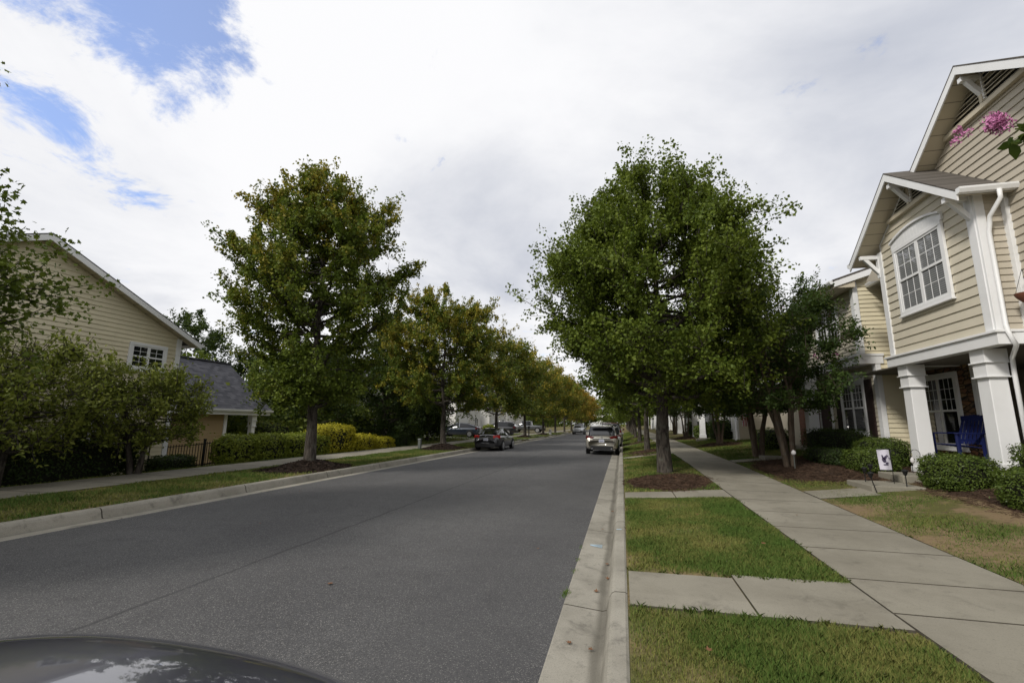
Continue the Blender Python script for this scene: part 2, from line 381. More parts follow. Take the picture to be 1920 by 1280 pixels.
def leafmat(name, g1, g2, a1=(.22, .13, .02), a2=(.26, .075, .02), rough=.55, tr=.34):
    m = bpy.data.materials.new(name); m.use_nodes = True; t = m.node_tree; b = t.nodes['Principled BSDF']
    v = nd(t, 'ShaderNodeAttribute', attribute_name='vary').outputs['Fac']; ti = nd(t, 'ShaderNodeAttribute', attribute_name='tint').outputs['Fac']
    oi = nd(t, 'ShaderNodeObjectInfo'); sc = nd(t, 'ShaderNodeSeparateColor'); t.links.new(oi.outputs['Color'], sc.inputs[0])
    c = mixc(t, v, g1, g2)
    amt = sstep(t, mth(t, 'ADD', ti, sc.outputs[0]), .92, 1.35)
    au = mixc(t, sstep(t, mth(t, 'ADD', mth(t, 'MULTIPLY', ti, .6), mth(t, 'MULTIPLY', sc.outputs[1], .8)), .45, 1.1), a1, a2)
    c = mixc(t, mth(t, 'MULTIPLY', amt, .9), c, au)
    t.links.new(c, b.inputs['Base Color']); b.inputs['Roughness'].default_value = rough; b.inputs['Specular IOR Level'].default_value = .22
    tl = nd(t, 'ShaderNodeBsdfTranslucent'); t.links.new(mixc(t, .5, c, (.12, .16, .01)), tl.inputs[0])
    ms = nd(t, 'ShaderNodeMixShader'); ms.inputs[0].default_value = tr
    t.links.new(b.outputs[0], ms.inputs[1]); t.links.new(tl.outputs[0], ms.inputs[2])
    t.links.new(ms.outputs[0], t.nodes['Material Output'].inputs[0])
    return m
M['maple'] = leafmat('maple_leaf', (.064, .104, .014), (.18, .225, .032), (.36, .28, .035), (.38, .20, .03))
M['maple_far'] = leafmat('maple_leaf_far', (.070, .108, .018), (.17, .20, .032), (.38, .28, .03), (.42, .17, .025))
M['cherry'] = leafmat('cherry_leaf', (.11, .145, .024), (.25, .27, .05))
M['myrtle'] = leafmat('myrtle_leaf', (.030, .062, .016), (.085, .13, .03))
M['dark_leaf'] = leafmat('dark_leaf', (.020, .042, .011), (.055, .085, .02))
M['box_leaf'] = leafmat('box_leaf', (.05, .088, .016), (.14, .185, .035), rough=.42)
M['gold_leaf'] = leafmat('gold_leaf', (.30, .30, .025), (.62, .52, .04), (.66, .50, .04), (.66, .46, .04))
M['lime_leaf'] = leafmat('lime_leaf', (.13, .18, .02), (.30, .33, .045))
M['twig'] = mat('hedge_twigs', (.012, .014, .006), .9)
M['flower'] = mat('pink_flower', (.58, .22, .42), .6)
M['dryleaf'] = mat('dry_leaf', (.16, .075, .035), .7)
M['chalk'] = mat('blue_chalk', (.40, .52, .60), .9)
M['cloth'] = mat('flag_cloth', (.60, .58, .66), .8)
M['f_white'] = mat('flag_white', (.62, .60, .60), .8); M['f_red'] = mat('flag_red', (.30, .03, .04), .8); M['f_blue'] = mat('flag_blue', (.03, .04, .16), .8)
M['ink'] = mat('flag_ink', (.06, .05, .09), .8)
M['terracotta'] = mat('terracotta', (.16, .06, .035), .7)
# ------------------------------------------------------------------ terrain
def lerp(xs, ys, x): return float(np.interp(x, xs, ys))
def zR(y): return lerp([-20, 4.5, 10, 16, 28, 40, 60, 120], [.15, .16, .26, .39, .5, .58, .62, .68], y)
def gz(x, y):
    if x >= 0:
        s = zR(y)
        if x < 2.05: return .135+(s-.02-.135)*x/2.05
        if x < 3.6: return s-.02
        return s-.02+lerp([3.6, 6.6, 9], [0, .32, .36], x)*lerp([0, 9], [.35, 1], y)
    if x <= -8.74:
        if x > -11.1: return .135+.01*((-8.74-x)/2.4)
        if x > -12.95: return .14
        w = lerp([12.95, 15.2, 18, 40], [0, .75, 1, 1], -x)
        return .14-w*lerp([22, 34], [.36, -.12], y)
    return -.06
xs = sorted(set([-900, -400, -200, -120, -80, -55, -40, -30, -24, -20, -18, -16.5, -15, -14, -13, -12.95, -12, -11.1, -10.2, -9.4, -8.74, -8.735, -.012, 0.0, .4, .8, 1.2, 1.6, 2.05, 2.8, 3.6, 4.2, 5, 5.8, 6.6, 8, 10, 14, 20, 30, 50, 80, 130, 220, 420, 900]))
ys = sorted(set([-300, -120, -50, -20, -8, 0] + [i*1.0 for i in range(1, 30)] + [32, 35, 38, 42, 46, 52, 60, 70, 80, 95, 110, 130, 160, 220, 320, 500, 900, 1500]))
g = MB(); g.grid([(x, y, gz(x, y)) for x in xs for y in ys], len(xs), len(ys))
lawn = tag(g.build('ground', M['earth'], smooth=False), 'grassy ground under the lawns and verges', 'ground', kind='structure')
# bare yard patch in front of the near house
g = MB()
yx = np.linspace(3.63, 6.9, 14); yy = np.linspace(1.0, 12.0, 30)
g.grid([(x, y, gz(x, y)+.012) for x in yx for y in yy], 14, 30)
tag(g.build('bare_yard_soil', M['yard']), 'patchy brown soil of the front yard beside the sidewalk', 'soil', kind='structure')
# road
g = MB(); ry = [-40, 0, 10, 20, 40, 80, 150, 320]
g.grid([(x, y, 0.02*math.sin((x+8.1)/7.53*math.pi)) for y in ry for x in np.linspace(-8.12, -.55, 9)], len(ry), 9)
tag(g.build('road', M['asphalt']), 'grey asphalt street running into the distance', 'road', kind='structure')
def kerb_profile(side):
    # (x, z) across: gutter edge -> face -> top -> back
    p = [(-.57, .0), (-.56, .006), (-.22, -.022), (-.185, -.012), (-.155, .10), (-.135, .135), (-.11, .15), (-.02, .152), (0, .14), (0, -.1), (-.57, -.1)]
    if side == 'R': return p
    return [(-8.10-(x+.57)*1.12, z*.62 if z > 0 else z) for x, z in p] if False else [(-8.10-(.57+x)*1.12, (z if z < 0 else z*.95)) for x, z in p]
def kerb(name, side, label, drops=()):
    g = MB(); pr = kerb_profile(side); n = len(pr); y = -6.0; L = 3.05
    if side == 'R': y = 4.48-3.05*4
    while y < 150:
        y0, y1 = y+.009, y+L-.009
        i = len(g.v)
        low = any(a < (y0+y1)/2 < b for a, b in drops)
        for yv in (y0, y1):
            for x, z in pr: g.v.append((x, yv, (min(z, .035) if low else z)))
        for k in range(n):
            a, b = i+k, i+(k+1) % n
            g.f.append((a, a+n, b+n, b) if side == 'R' else (a, b, b+n, a+n)); g.m.append(0)
        g.f.append(tuple(range(i, i+n))); g.m.append(1); g.f.append(tuple(range(i+n, i+2*n))[::-1]); g.m.append(1)
        y += L
    return tag(g.build(name, [M['kerb'], M['joint']]), label, 'kerb', kind='structure')
DRIVES = [(39.3, 43.2), (50.5, 54), (62, 66), (76, 80)]
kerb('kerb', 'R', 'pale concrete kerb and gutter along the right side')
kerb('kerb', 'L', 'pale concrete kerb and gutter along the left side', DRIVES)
def slab(g, x0, x1, y0, y1, zf, t=.12, up=.0):
    x0 += .009; x1 -= .009; y0 += .013; y1 -= .013; i = len(g.f)
    c = [(x0, y0), (x1, y0), (x1, y1), (x0, y1)]
    g.hexa([(x, y, zf(x, y)+up-t) for x, y in c]+[(x, y, zf(x, y)+up) for x, y in c])
    for k in range(2, 6): g.m[i+k] = 1
    (a0, b0), (a1, b1) = c[0], c[2]; q = .022 if x1-x0 > 1.2 else 0; z_ = lambda x, y: zf(x, y)+up-.007
    g.mi = 1; g.poly([(x, y, z_(x, y)) for x, y in ((a0-q*.4, b0-q), (a1+q*.4, b0-q), (a1+q*.4, b0), (a0-q*.4, b0))]); g.mi = 0
g = MB(); zs = lambda x, y: zR(y)+.004
edges = [4.5-1.3*i for i in range(6, 0, -1)]+[4.53, 5.35, 6.45, 7.5, 8.6, 9.7, 10.75]
while edges[-1] < 150: edges.append(edges[-1]+1.3)
for a, b in zip(edges[:-1], edges[1:]): slab(g, 2.05, 3.6, a, b, zs)
tag(g.build('sidewalk', [M['concrete'], M['joint']]), 'concrete sidewalk in square slabs on the right', 'sidewalk', kind='structure')
g = MB(); zc = lambda x, y: .152+(zR(y)+.004-.152)*x/2.05
for y0, y1 in ((4.2, 5.12), (9.86, 10.68), (20.6, 21.5), (32, 32.9), (43, 43.9)):
    slab(g, .01, 1.0, y0, y1, zc); slab(g, 1.0, 2.045, y0, y1+.1, zc)
tag(g.build('connecting_path', [M['concrete'], M['joint']]), 'short concrete strips joining kerb and sidewalk across the grass', 'path', kind='structure')
g = MB(); zl = lambda x, y: .165; y = -5
while y < 150: slab(g, -12.9, -11.1, y, y+1.5, zl); y += 1.5
tag(g.build('sidewalk', [M['concrete'], M['joint']]), 'narrow concrete sidewalk on the left', 'sidewalk', kind='structure')
g = MB()
for a, b in DRIVES:
    g.grid([(x, y, max(gz(x, y), .0)+.035) for x in (-8.75, -11.08) for y in (a, b)], 2, 2)
    g.grid([(x, y, gz(x, y)+.03) for x in (-12.92, -14, -16, -18, -22, -28) for y in (a, b)], 6, 2)
tag(g.build('driveway', M['kerb']), 'pale concrete driveways crossing the left verge', 'driveway', kind='structure')
# ------------------------------------------------------------------ leaves and trees
MAPLE = np.array([(0, 0), (.42, .1), (.30, .36), (.52, .62), (.18, .60), (0, 1), (-.18, .60), (-.52, .62), (-.30, .36), (-.42, .1)])
LOBE = np.array([(0, 0), (.36, .14), (.50, .52), (.22, .66), (0, 1), (-.22, .66), (-.50, .52), (-.36, .14)])
KITE = np.array([(0, 0), (.36, .42), (0, 1), (-.36, .42)])
OVAL = np.array([(0, 0), (.2, .25), (.22, .6), (0, 1), (-.22, .6), (-.2, .25)])
def nrm(a): return a/np.maximum(np.linalg.norm(a, axis=-1, keepdims=True), 1e-9)
def leaves(name, P, size, rng, shape, matl, parent, tint, nbias=(0, 0, .7), spread=.8, vary=None):
    n = len(P); N = nrm(np.asarray(nbias)+rng.normal(0, spread, (n, 3)))
    t = nrm(np.cross(N, rng.normal(0, 1, (n, 3)))); t[:, 2] -= .25; t = nrm(t); s = nrm(np.cross(N, t))
    sz = (size*rng.uniform(.65, 1.25, n))[:, None, None]
    V = P[:, None, :]+sz*(shape[None, :, :1]*s[:, None, :]+shape[None, :, 1:]*t[:, None, :])
    # a slight fold keeps a leaf from being a flat card
    V += (np.abs(shape[None, :, :1])*sz*.35)*N[:, None, :]
    if vary is None: vary = rng.uniform(0, 1, n)
    o = fast(name, V, len(shape), matl, parent, {'vary': vary, 'tint': tint}); o.color = (0, 0, 0, 1)
    return o
PROF_MAPLE = ([0, .12, .3, .5, .68, .84, .94, 1], [.45, .76, .95, 1.0, .88, .62, .36, .12])
PROF_ROUND = ([0, .15, .4, .65, .85, 1], [.55, .85, 1.0, .85, .55, .15])
PROF_LOW = ([0, .2, .45, .7, .9, 1], [.7, 1.0, .98, .85, .6, .3])
PROF_SKIRT = ([0, .1, .30, .40, .7, .9, 1], [.80, 1.0, .98, .50, .44, .30, .12])
PROF_WIDE = ([0, .12, .3, .48, .62, .76, .9, 1], [.62, .86, 1.0, .98, .86, .64, .50, .25])
PROF_CONE = ([0, .1, .5, 1], [.85, 1.0, .55, .03])
def skeleton(rng, H, zb, Rr, r0, nl, ns, prof, stems=1, lean=(0, 0), off=(0, 0), z0=None, shoots=40, spin=.16, limb_up=.55):
    segs = []; tw = []
    ph = rng.uniform(0, 6.28, 4)
    def env(az, t):
        k = 1+spin*(math.sin(2*az+ph[0])+.7*math.sin(3*az+ph[1]+t*4)+.6*math.sin(5*az+ph[2]-t*6))/1.6
        return Rr*np.interp(t, *prof)*k
    trunks = []
    for s in range(stems):
        a = 2*math.pi*s/stems+rng.uniform(-.4, .4); sp = 0 if stems == 1 else .06*H+.02*rng.uniform(0, 1)*H
        top = np.array([off[0]+math.cos(a)*Rr*.34*(stems > 1)+lean[0], off[1]+math.sin(a)*Rr*.34*(stems > 1)+lean[1], H*.9])
        b = np.array([math.cos(a)*.09*(stems > 1), math.sin(a)*.09*(stems > 1), -.06])
        pts = []
        for k in range(9):
            t = k/8; q = b+(top-b)*t
            if stems > 1: q[:2] = b[:2]+(top[:2]-b[:2])*(t**1.2)
            q[:2] += rng.normal(0, .012*H*min(t*3, 1)*.5, 2); pts.append(q)
        rr = [r0*(1.35 if k == 0 and stems == 1 else 1.0)*(1-.93*(k/8)**.9) for k in range(9)]
        if stems == 1:
            pts.insert(1, pts[0]+(pts[1]-pts[0])*.12); rr.insert(1, r0*1.06)
        trunks.append((np.array(pts), rr)); segs.append((pts, rr, 9 if stems == 1 else 7))
    z0 = zb*.85 if z0 is None else z0
    for i in range(nl):
        tp, tr = trunks[i % stems]; az = i*2.39996+rng.uniform(-.35, .35)
        u = (i+.5)/nl; zs_ = z0+(H*.82-z0)*u**1.05
        zt = tp[:, 2]; st = np.array([np.interp(zs_, zt, tp[:, 0]), np.interp(zs_, zt, tp[:, 1]), zs_]); rs = np.interp(zs_, zt, tr)*.55+.004
        te = np.clip((zs_-zb)/(H-zb)+rng.uniform(.06, .30)*(1-u*.6)-.12*(u < .25), 0.02, .97)
        e = env(az, te)*rng.uniform(.72, 1.0)
        en = np.array([off[0]+lean[0]*te+math.cos(az)*e, off[1]+lean[1]*te+math.sin(az)*e, zb+te*(H-zb)])
        pts = [st]
        for k in range(1, 6):
            t = k/5; q = st+(en-st)*t; q[2] += limb_up*math.sin(math.pi*t)*np.linalg.norm(en-st)*-.12; q = q+rng.normal(0, .05, 3)*t; pts.append(q)
        segs.append((pts, [max(rs*(1-.85*k/5), .005) for k in range(6)], 5))
        P = np.array(pts)
        for j in range(ns):
            t = rng.uniform(.28, 1.0)**.8*5; k = min(int(t), 4); f = t-k; p = P[k]*(1-f)+P[k+1]*f
            d = nrm(P[k+1]-P[k])*.55+rng.normal(0, .55, 3); d[2] += limb_up*rng.uniform(.1, 1.0); d = nrm(d)
            L = rng.uniform(.35, .95)*Rr*.30
            q1 = p+d*L*.5+rng.normal(0, .03, 3); q2 = p+d*L; q2[2] += L*.08
            segs.append(([p, q1, q2], [.012, .008, .004], 3))
            for a in np.linspace(.15, 1.1, 5): tw.append(p+(q2-p)*a+rng.normal(0, .05, 3))
    for i in range(shoots):
        az = rng.uniform(0, 6.28); te = rng.uniform(.35, 1.0)
        e = env(az, te)*rng.uniform(.45, .95); p = np.array([off[0]+lean[0]*te+math.cos(az)*e, off[1]+lean[1]*te+math.sin(az)*e, zb+te*(H-zb)*.94])
        d = nrm(np.array([math.cos(az)*.45, math.sin(az)*.45, 1.0])+rng.normal(0, .15, 3)); L = rng.uniform(.4, .8)*Rr*.2
        segs.append(([p-d*.3, p+d*L], [.008, .003], 3))
        for a in np.linspace(-.1, 1, 7): tw.append(p+d*L*a)
    return segs, np.array(tw)
def wood(segs, matl, parent, name='trunk'):
    g = MB()
    for pts, rr, n in segs: g.tube(pts, list(rr), n, cap=False)
    return g.build(name, matl, parent, smooth=True)
def make_tree(name, label, cat, loc, seed, H, zb, Rr, r0, nl, ns, nleaf, size, shape, lm, bark, prof=PROF_MAPLE, group=None, sig=.12, fall=(0, 0), nb=(0, 0, .7), tops=.5, clump=.6, **kw):
    rng = np.random.default_rng(seed)
    root = thing(name, label, cat, loc, 0, group)
    segs, tw = skeleton(rng, H, zb, Rr, r0, nl, ns, prof, **kw)
    wood(segs, bark, root)
    wt = np.repeat(rng.lognormal(0, clump, len(tw)//5+9), 5)[:len(tw)]; k = rng.choice(len(tw), nleaf, p=wt/wt.sum()); P = tw[k]+np.clip(rng.normal(0, sig, (nleaf, 3)), -1.7*sig, 1.7*sig)
    cl = rng.uniform(0, 1, len(tw)//5+9)[k//5]
    hh = np.clip((P[:, 2]-zb)/(H-zb), 0, 1); rad = np.linalg.norm(P[:, :2], axis=1)/Rr
    tint = np.clip(cl*.55+rng.uniform(0, .25, nleaf)+tops*.5*(hh**1.5)+.12*rad-.1, 0, 1)
    vary = np.clip(rng.uniform(0, 1, nleaf)*.6+cl*.4, 0, 1)
    c = leaves('crown', P, size, rng, shape, lm, root, tint, nb, .75, vary)
    c.color = (fall[0], fall[1], 0, 1)
    return root
def set_fall(root, a, b):
    for c in root.children:
        if c.name.startswith('crown'): c.color = (a, b, 0, 1)
# street maples, left verge
make_tree('maple_tree', 'large maple with yellow tinged top and grey trunk on a dark mulch mound, left verge', 'tree', (-9.72, 13.0, .33), 11, 10.4, 2.1, 2.95, .185, 80, 24, 130000, .078, LOBE, M['maple'], M['bark'], fall=(.37, 0), off=(-.25, 0), z0=1.7, clump=.7, sig=.065, shoots=170, tops=.85)
make_tree('maple_tree', 'maple with reddish sprigs behind the big maple, trunk near the charcoal sedan', 'tree', (-9.95, 24.9, .33), 12, 9.5, 2.0, 3.8, .17, 60, 20, 95000, .092, LOBE, M['maple'], M['bark'], fall=(.55, .05), z0=2.0, shoots=120, tops=.6, sig=.07, off=(-.35, 0))
make_tree('maple_tree', 'wide green maple with dense round crown over a red pine straw ring by the sidewalk', 'tree', (1.17, 14.1, .26), 21, 9.3, 2.35, 3.85, .215, 72, 26, 180000, .074, LOBE, M['maple'], M['bark'], PROF_WIDE, fall=(.10, 0), z0=2.1, sig=.085, clump=.45, shoots=300, lean=(-.1, 0), tops=.4)
make_tree('maple_tree', 'maple at the left edge with only branch tips reaching into view', 'tree', (-10.5, 1.7, .15), 31, 9.6, 2.7, 3.9, .17, 84, 24, 200000, .074, MAPLE, M['maple'], M['bark'], PROF_SKIRT, fall=(.22, 0), z0=2.3)
gl = 'maples lined along the left verge'
protoL = [make_tree('maple_tree', 'x', 'tree', (-9.9, 36.2, .25), 41+i, 8.4, 1.7, 3.6, .15, 40, 14, 24000, .17, KITE, M['maple_far'], M['bark'], fall=(.38, .2), z0=1.8, sig=.16, group=gl) for i in range(2)]
ordn = ['third', 'fourth', 'fifth', 'sixth', 'seventh', 'eighth', 'ninth', 'tenth', 'eleventh', 'twelfth']
for i, y in enumerate([36.2, 47.4, 58.8, 70, 81.5, 93, 104.5, 116, 128]):
    o = protoL[i] if i < 2 else copy_tree(protoL[i % 2])
    o.location = (-9.9, y, .2); o.rotation_euler.z = i*1.7; s = [1.08, 1.12, 1.14, 1.18, 1.14, 1.18, 1.15, 1.15, 1.15][i]; o.scale = (s, s, s)
    set_fall(o, [.50, .56, .60, .64, .66, .70, .72, .74, .74][i], [0, .05, .1, .15, .25, .4, .5, .5, .5][i])
    o['label'] = ordn[i]+' maple from the camera in the '+['yellow green', 'yellow tinted', 'golden', 'golden brown', 'rusty'][min(i//2, 4)]+' row on the left verge'
gr_ = 'maples lined along the right verge'
protoR = [make_tree('maple_tree', 'x', 'tree', (1.2, 24.4, .3), 61+i, 8.2, 2.1, 3.5, .15, 40, 14, 17000, .18, KITE, M['maple'], M['bark'], fall=(.1, 0), z0=2.1, sig=.16, group=gr_) for i in range(2)]
for i, y in enumerate([24.2, 34.6, 45, 55.5, 66, 77, 88, 100, 113, 127]):
    o = protoR[i] if i < 2 else copy_tree(protoR[i % 2])
    o.location = (1.2, y, gz(1.2, y)); o.rotation_euler.z = 1+i*2.1; s = [1, 1, .97, 1, .95, 1, 1, .95, 1, 1][i]; o.scale = (s, s, s)
    set_fall(o, .12+.02*i, .0)
    o['label'] = (['second']+ordn)[i]+' green maple from the camera in the row on the right verge'
# small ornamental trees on the left
for i, (x, y, H, Rr, sd) in enumerate([(-13.2, 7.3, 3.6, 1.95, 71), (-12.95, 10.05, 3.1, 1.8, 72), (-13.6, 4.2, 3.7, 1.9, 73)]):
    make_tree('ornamental_tree', ['small bushy ornamental tree at the left edge before the gable wall', 'small bushy ornamental tree by the corner of the cream gable wall, forked low', 'small bushy ornamental tree half outside the frame beside the left hedge'][i],
        'tree', (x, y, gz(x, y)), sd, H, 1.0, Rr, .085, 44, 15, 13000, .10, OVAL, M['cherry'], M['bark'], PROF_LOW, stems=3, shoots=55, sig=.07, z0=.75, nb=(0, 0, .4), fall=(0, 0))
# crepe myrtles on the right lawns
def blossoms(root, pts, n, s, rng):
    P = np.concatenate([np.array(p)+rng.normal(0, s, (n, 3)) for p in pts])
    g = fast('blossom', (P[:, None, :]+rng.normal(0, .022, (len(P), 5, 3))), 5, M['flower'], root); return g
for i, (x, y, H, zb, Rr, st, sd, lab) in enumerate([
    (4.62, 14.75, 5.7, 1.75, 2.2, 5, 81, 'crepe myrtle with several tan stems and drooping sprays in front of the cream townhouse'),
    (4.75, 18.4, 4.6, 1.75, 2.0, 3, 82, 'crepe myrtle with thick dark stems beside the low grey step'),
    (5.0, 26.4, 4.2, 1.7, 2.0, 4, 83, 'crepe myrtle in a straw ring on the bright lawn'),
    (4.6, 36.5, 4.2, 1.6, 1.9, 4, 84, 'crepe myrtle by round shrubs beyond the bright lawn'),
    (4.9, 46.5, 4.4, 1.6, 2.0, 4, 85, 'far crepe myrtle near the end of the sidewalk')]):
    o = make_tree('crepe_myrtle', lab, 'tree', (x, y, gz(x, y)), sd, H, zb, Rr, .075 if st > 3 else .11, 40, 14, 42000 if i < 2 else 26000 if i < 3 else 8000, .085 if i < 2 else .12, OVAL, M['myrtle'], M['bark_smooth'], PROF_LOW, stems=st, off=((-.45, 0) if i == 0 else (0, 0)), shoots=60, sig=.07, z0=1.6, fall=(.15, .3), nb=(0, 0, .5), group='crepe myrtles on the right lawns')
    if i == 0: blossoms(o, [(1.45, .1, 3.6), (1.1, -.9, 3.1), (.4, -1.3, 3.0), (-.4, -1, 3.9), (.2, .2, 4.7)], 9, .05, np.random.default_rng(5))
# foreground crepe myrtle whose branch enters at the upper right
rng = np.random.default_rng(90)
o = thing('crepe_myrtle', 'crepe myrtle branch with pink blossoms and dark leaves reaching in at upper right', 'tree', (3.9, 2.0, gz(3.9, 2.0)))
segs, tw = skeleton(rng, 4.6, 2.0, 1.3, .06, 14, 8, PROF_LOW, stems=4, z0=1.8, shoots=16)
tip = np.array([1.585-3.9, 2.2-2.0, 2.885-gz(3.9, 2)]); st_ = np.array([-.35, .05, 2.35])
br = [st_+(tip-st_)*t+np.array([0, 0, .12*math.sin(t*3.1)]) for t in np.linspace(0, 1, 7)]
segs.append((br, [.014, .012, .01, .008, .006, .005, .003], 5)); wood(segs, M['bark_smooth'], o)
P = tw[rng.integers(0, len(tw), 3500)]+rng.normal(0, .07, (3500, 3)); P = P[P[:, 0] > -1.2]
B = np.array([br[k]*(1-f)+br[k+1]*f for k, f in zip(rng.integers(2, 6, 60), rng.uniform(0, 1, 60))]); B = B[B[:, 0] > tip[0]+.08]
B = np.concatenate([B+rng.normal(0, .025, B.shape), tip+np.array([.115, 0, -.05])+rng.normal(0, 1, (22, 3))*np.array([.045, .03, .022])])
PP = np.concatenate([P, B]); leaves('crown', PP, .075, rng, OVAL, M['myrtle'], o, np.zeros(len(PP)), (0, 0, .3))
def flower_mass(parent, pts, n, s, rng, pet=.012):
    g = MB()
    P = np.concatenate([np.array(p)+rng.normal(0, s, (n, 3)) for p in pts])
    V = P[:, None, :]+rng.normal(0, pet, (len(P), 4, 3)); return fast('blossom', V, 4, M['flower'], parent)
flower_mass(o, [tip+np.array(a) for a in ((.03, .0, .035), (.05, 0, .02), (.02, -.01, .02), (.04, .02, .06))], 200, .017, rng, .0045)
flower_mass(o, [tip+np.array(a) for a in ((-.055, .03, .025), (-.085, .03, .035), (-.095, .04, -.005))], 45, .009, rng, .004)
# trees behind
make_tree('evergreen_tree', 'dark pointed evergreen rising between the two nearest left maples', 'tree', (-15.0, 27.0, 0), 101, 9.4, .6, 2.6, .16, 60, 14, 17000, .17, KITE, M['dark_leaf'], M['bark'], PROF_CONE, shoots=30, sig=.12, spin=.1)
for i, (x, y, H, Rr, lab) in enumerate([(-14.9, 33.8, 4.6, 2.1, 'low dark tree just past the green utility cabinet'), (-17.2, 36.6, 5.4, 2.4, 'dark tree hiding part of the white house wall'), (-17.5, 23.0, 6.8, 2.9, 'dark leafy tree behind the golden shrub'), (-15.5, 30.5, 6.2, 2.8, 'dark tree with low branches before the white garage'), (-20.5, 28.0, 7.5, 3.2, 'tall dark tree behind the green hedge row'), (-21, 20.5, 4.2, 2.2, 'low dark tree beside the porch post'),
        (-47, 40, 13.6, 6.2, 'big rounded tree behind the left gable roof'), (-40, 44, 10.0, 4.6, 'bushy tree beyond the slate porch roof'), (-33, 40, 8.6, 4.2, 'loose tree to the right of the slate roof'), (-26, 36, 8.2, 3.8, 'green tree seen between slate roof and big maple'), (-30, 26, 6.2, 3, 'shadowy tree behind the porch roof')]):
    make_tree('garden_tree', lab, 'tree', (x, y, gz(x, y)), 110+i, H, (.5 if i < 6 else 1.2), Rr, .14, 36, 12, (12000 if H < 7.4 else 22000), (.17 if i < 6 else .26), KITE, M['dark_leaf'] if i < 8 else M['maple_far'], M['bark'], PROF_ROUND, z0=.5, sig=.16, group='trees behind the left gardens')
ft = [(-3, 175, 14, 7), (6, 185, 15, 7), (16, 170, 13, 6), (-14, 190, 14, 7), (-26, 165, 12, 6), (4.5, 150, 8, 4), (-24, 120, 10, 5), (-26, 95, 9.5, 5), (-24, 76, 9, 4.5), (-27, 62, 9, 4.5), (28, 160, 13, 6), (22, 130, 11, 5)]
fl = ['dark oak in the sky gap at the far end of the street', 'tall oak at the far end behind the right row', 'oak beyond the last right hand townhouse', 'oak behind the rusty end of the left row', 'oak far behind the left houses', 'light green tree beside the far white house', 'garden tree beside the farthest left driveway', 'garden tree between far left houses', 'garden tree behind the grey pickup', 'garden tree behind the dark hatchback', 'oak far behind the right roofs', 'oak behind the farthest right roof']
pf = make_tree('oak_tree', fl[0], 'tree', (ft[0][0], ft[0][1], 0), 140, 14, 2, 7, .3, 34, 12, 9000, .55, KITE, M['maple_far'], M['bark'], PROF_ROUND, sig=.35, group='far trees closing the street')
for i, (x, y, H, Rr) in enumerate(ft):
    o = pf if i == 0 else copy_tree(pf); o.location = (x, y, gz(x, y) if abs(x) > 9 else .2); o.scale = (Rr/7, Rr/7, H/14); o.rotation_euler.z = i*1.3; o['label'] = fl[i]
# ------------------------------------------------------------------ distant masses of foliage
def treeline(label, pts, h, n, size, seed):
    rng = np.random.default_rng(seed); pts = np.array(pts, float); seg = np.linalg.norm(np.diff(pts, axis=0), axis=1); c = np.concatenate([[0], np.cumsum(seg)])
    t = rng.uniform(0, c[-1], n); x = np.interp(t, c, pts[:, 0]); y = np.interp(t, c, pts[:, 1])
    top = h*(.72+.2*np.sin(t*.31+seed)+.13*np.sin(t*.83+2)+.08*np.sin(t*2.1)); z = rng.uniform(0, 1, n)**.8*top
    P = np.stack([x, y, z], 1)+rng.normal(0, 1, (n, 3))*np.array([1.3, 1.3, .3]); P[:, 2] = np.maximum(P[:, 2], .05)
    o = leaves('treeline', P, size, rng, KITE, M['maple_far'], None, rng.uniform(0, .4, n), (0, -.3, .5), .8)
    return tag(o, label, 'trees', kind='stuff')
treeline('distant mass of garden trees behind the left houses', [(-36, 22), (-36, 60), (-33, 110), (-30, 205)], 7.5, 26000, .6, 1)
treeline('distant mass of trees closing the far end of the street', [(-34, 210), (-8, 250), (20, 225), (60, 190)], 10, 14000, .9, 2)
treeline('dark undergrowth behind the left hedges', [(-19.5, 18.5), (-18.5, 24), (-17.5, 30), (-18, 35)], 3.4, 16000, .2, 3)
treeline('garden growth between the left verge houses', [(-30, 56), (-28, 66), (-29, 84), (-26, 130)], 4.5, 9000, .45, 4)
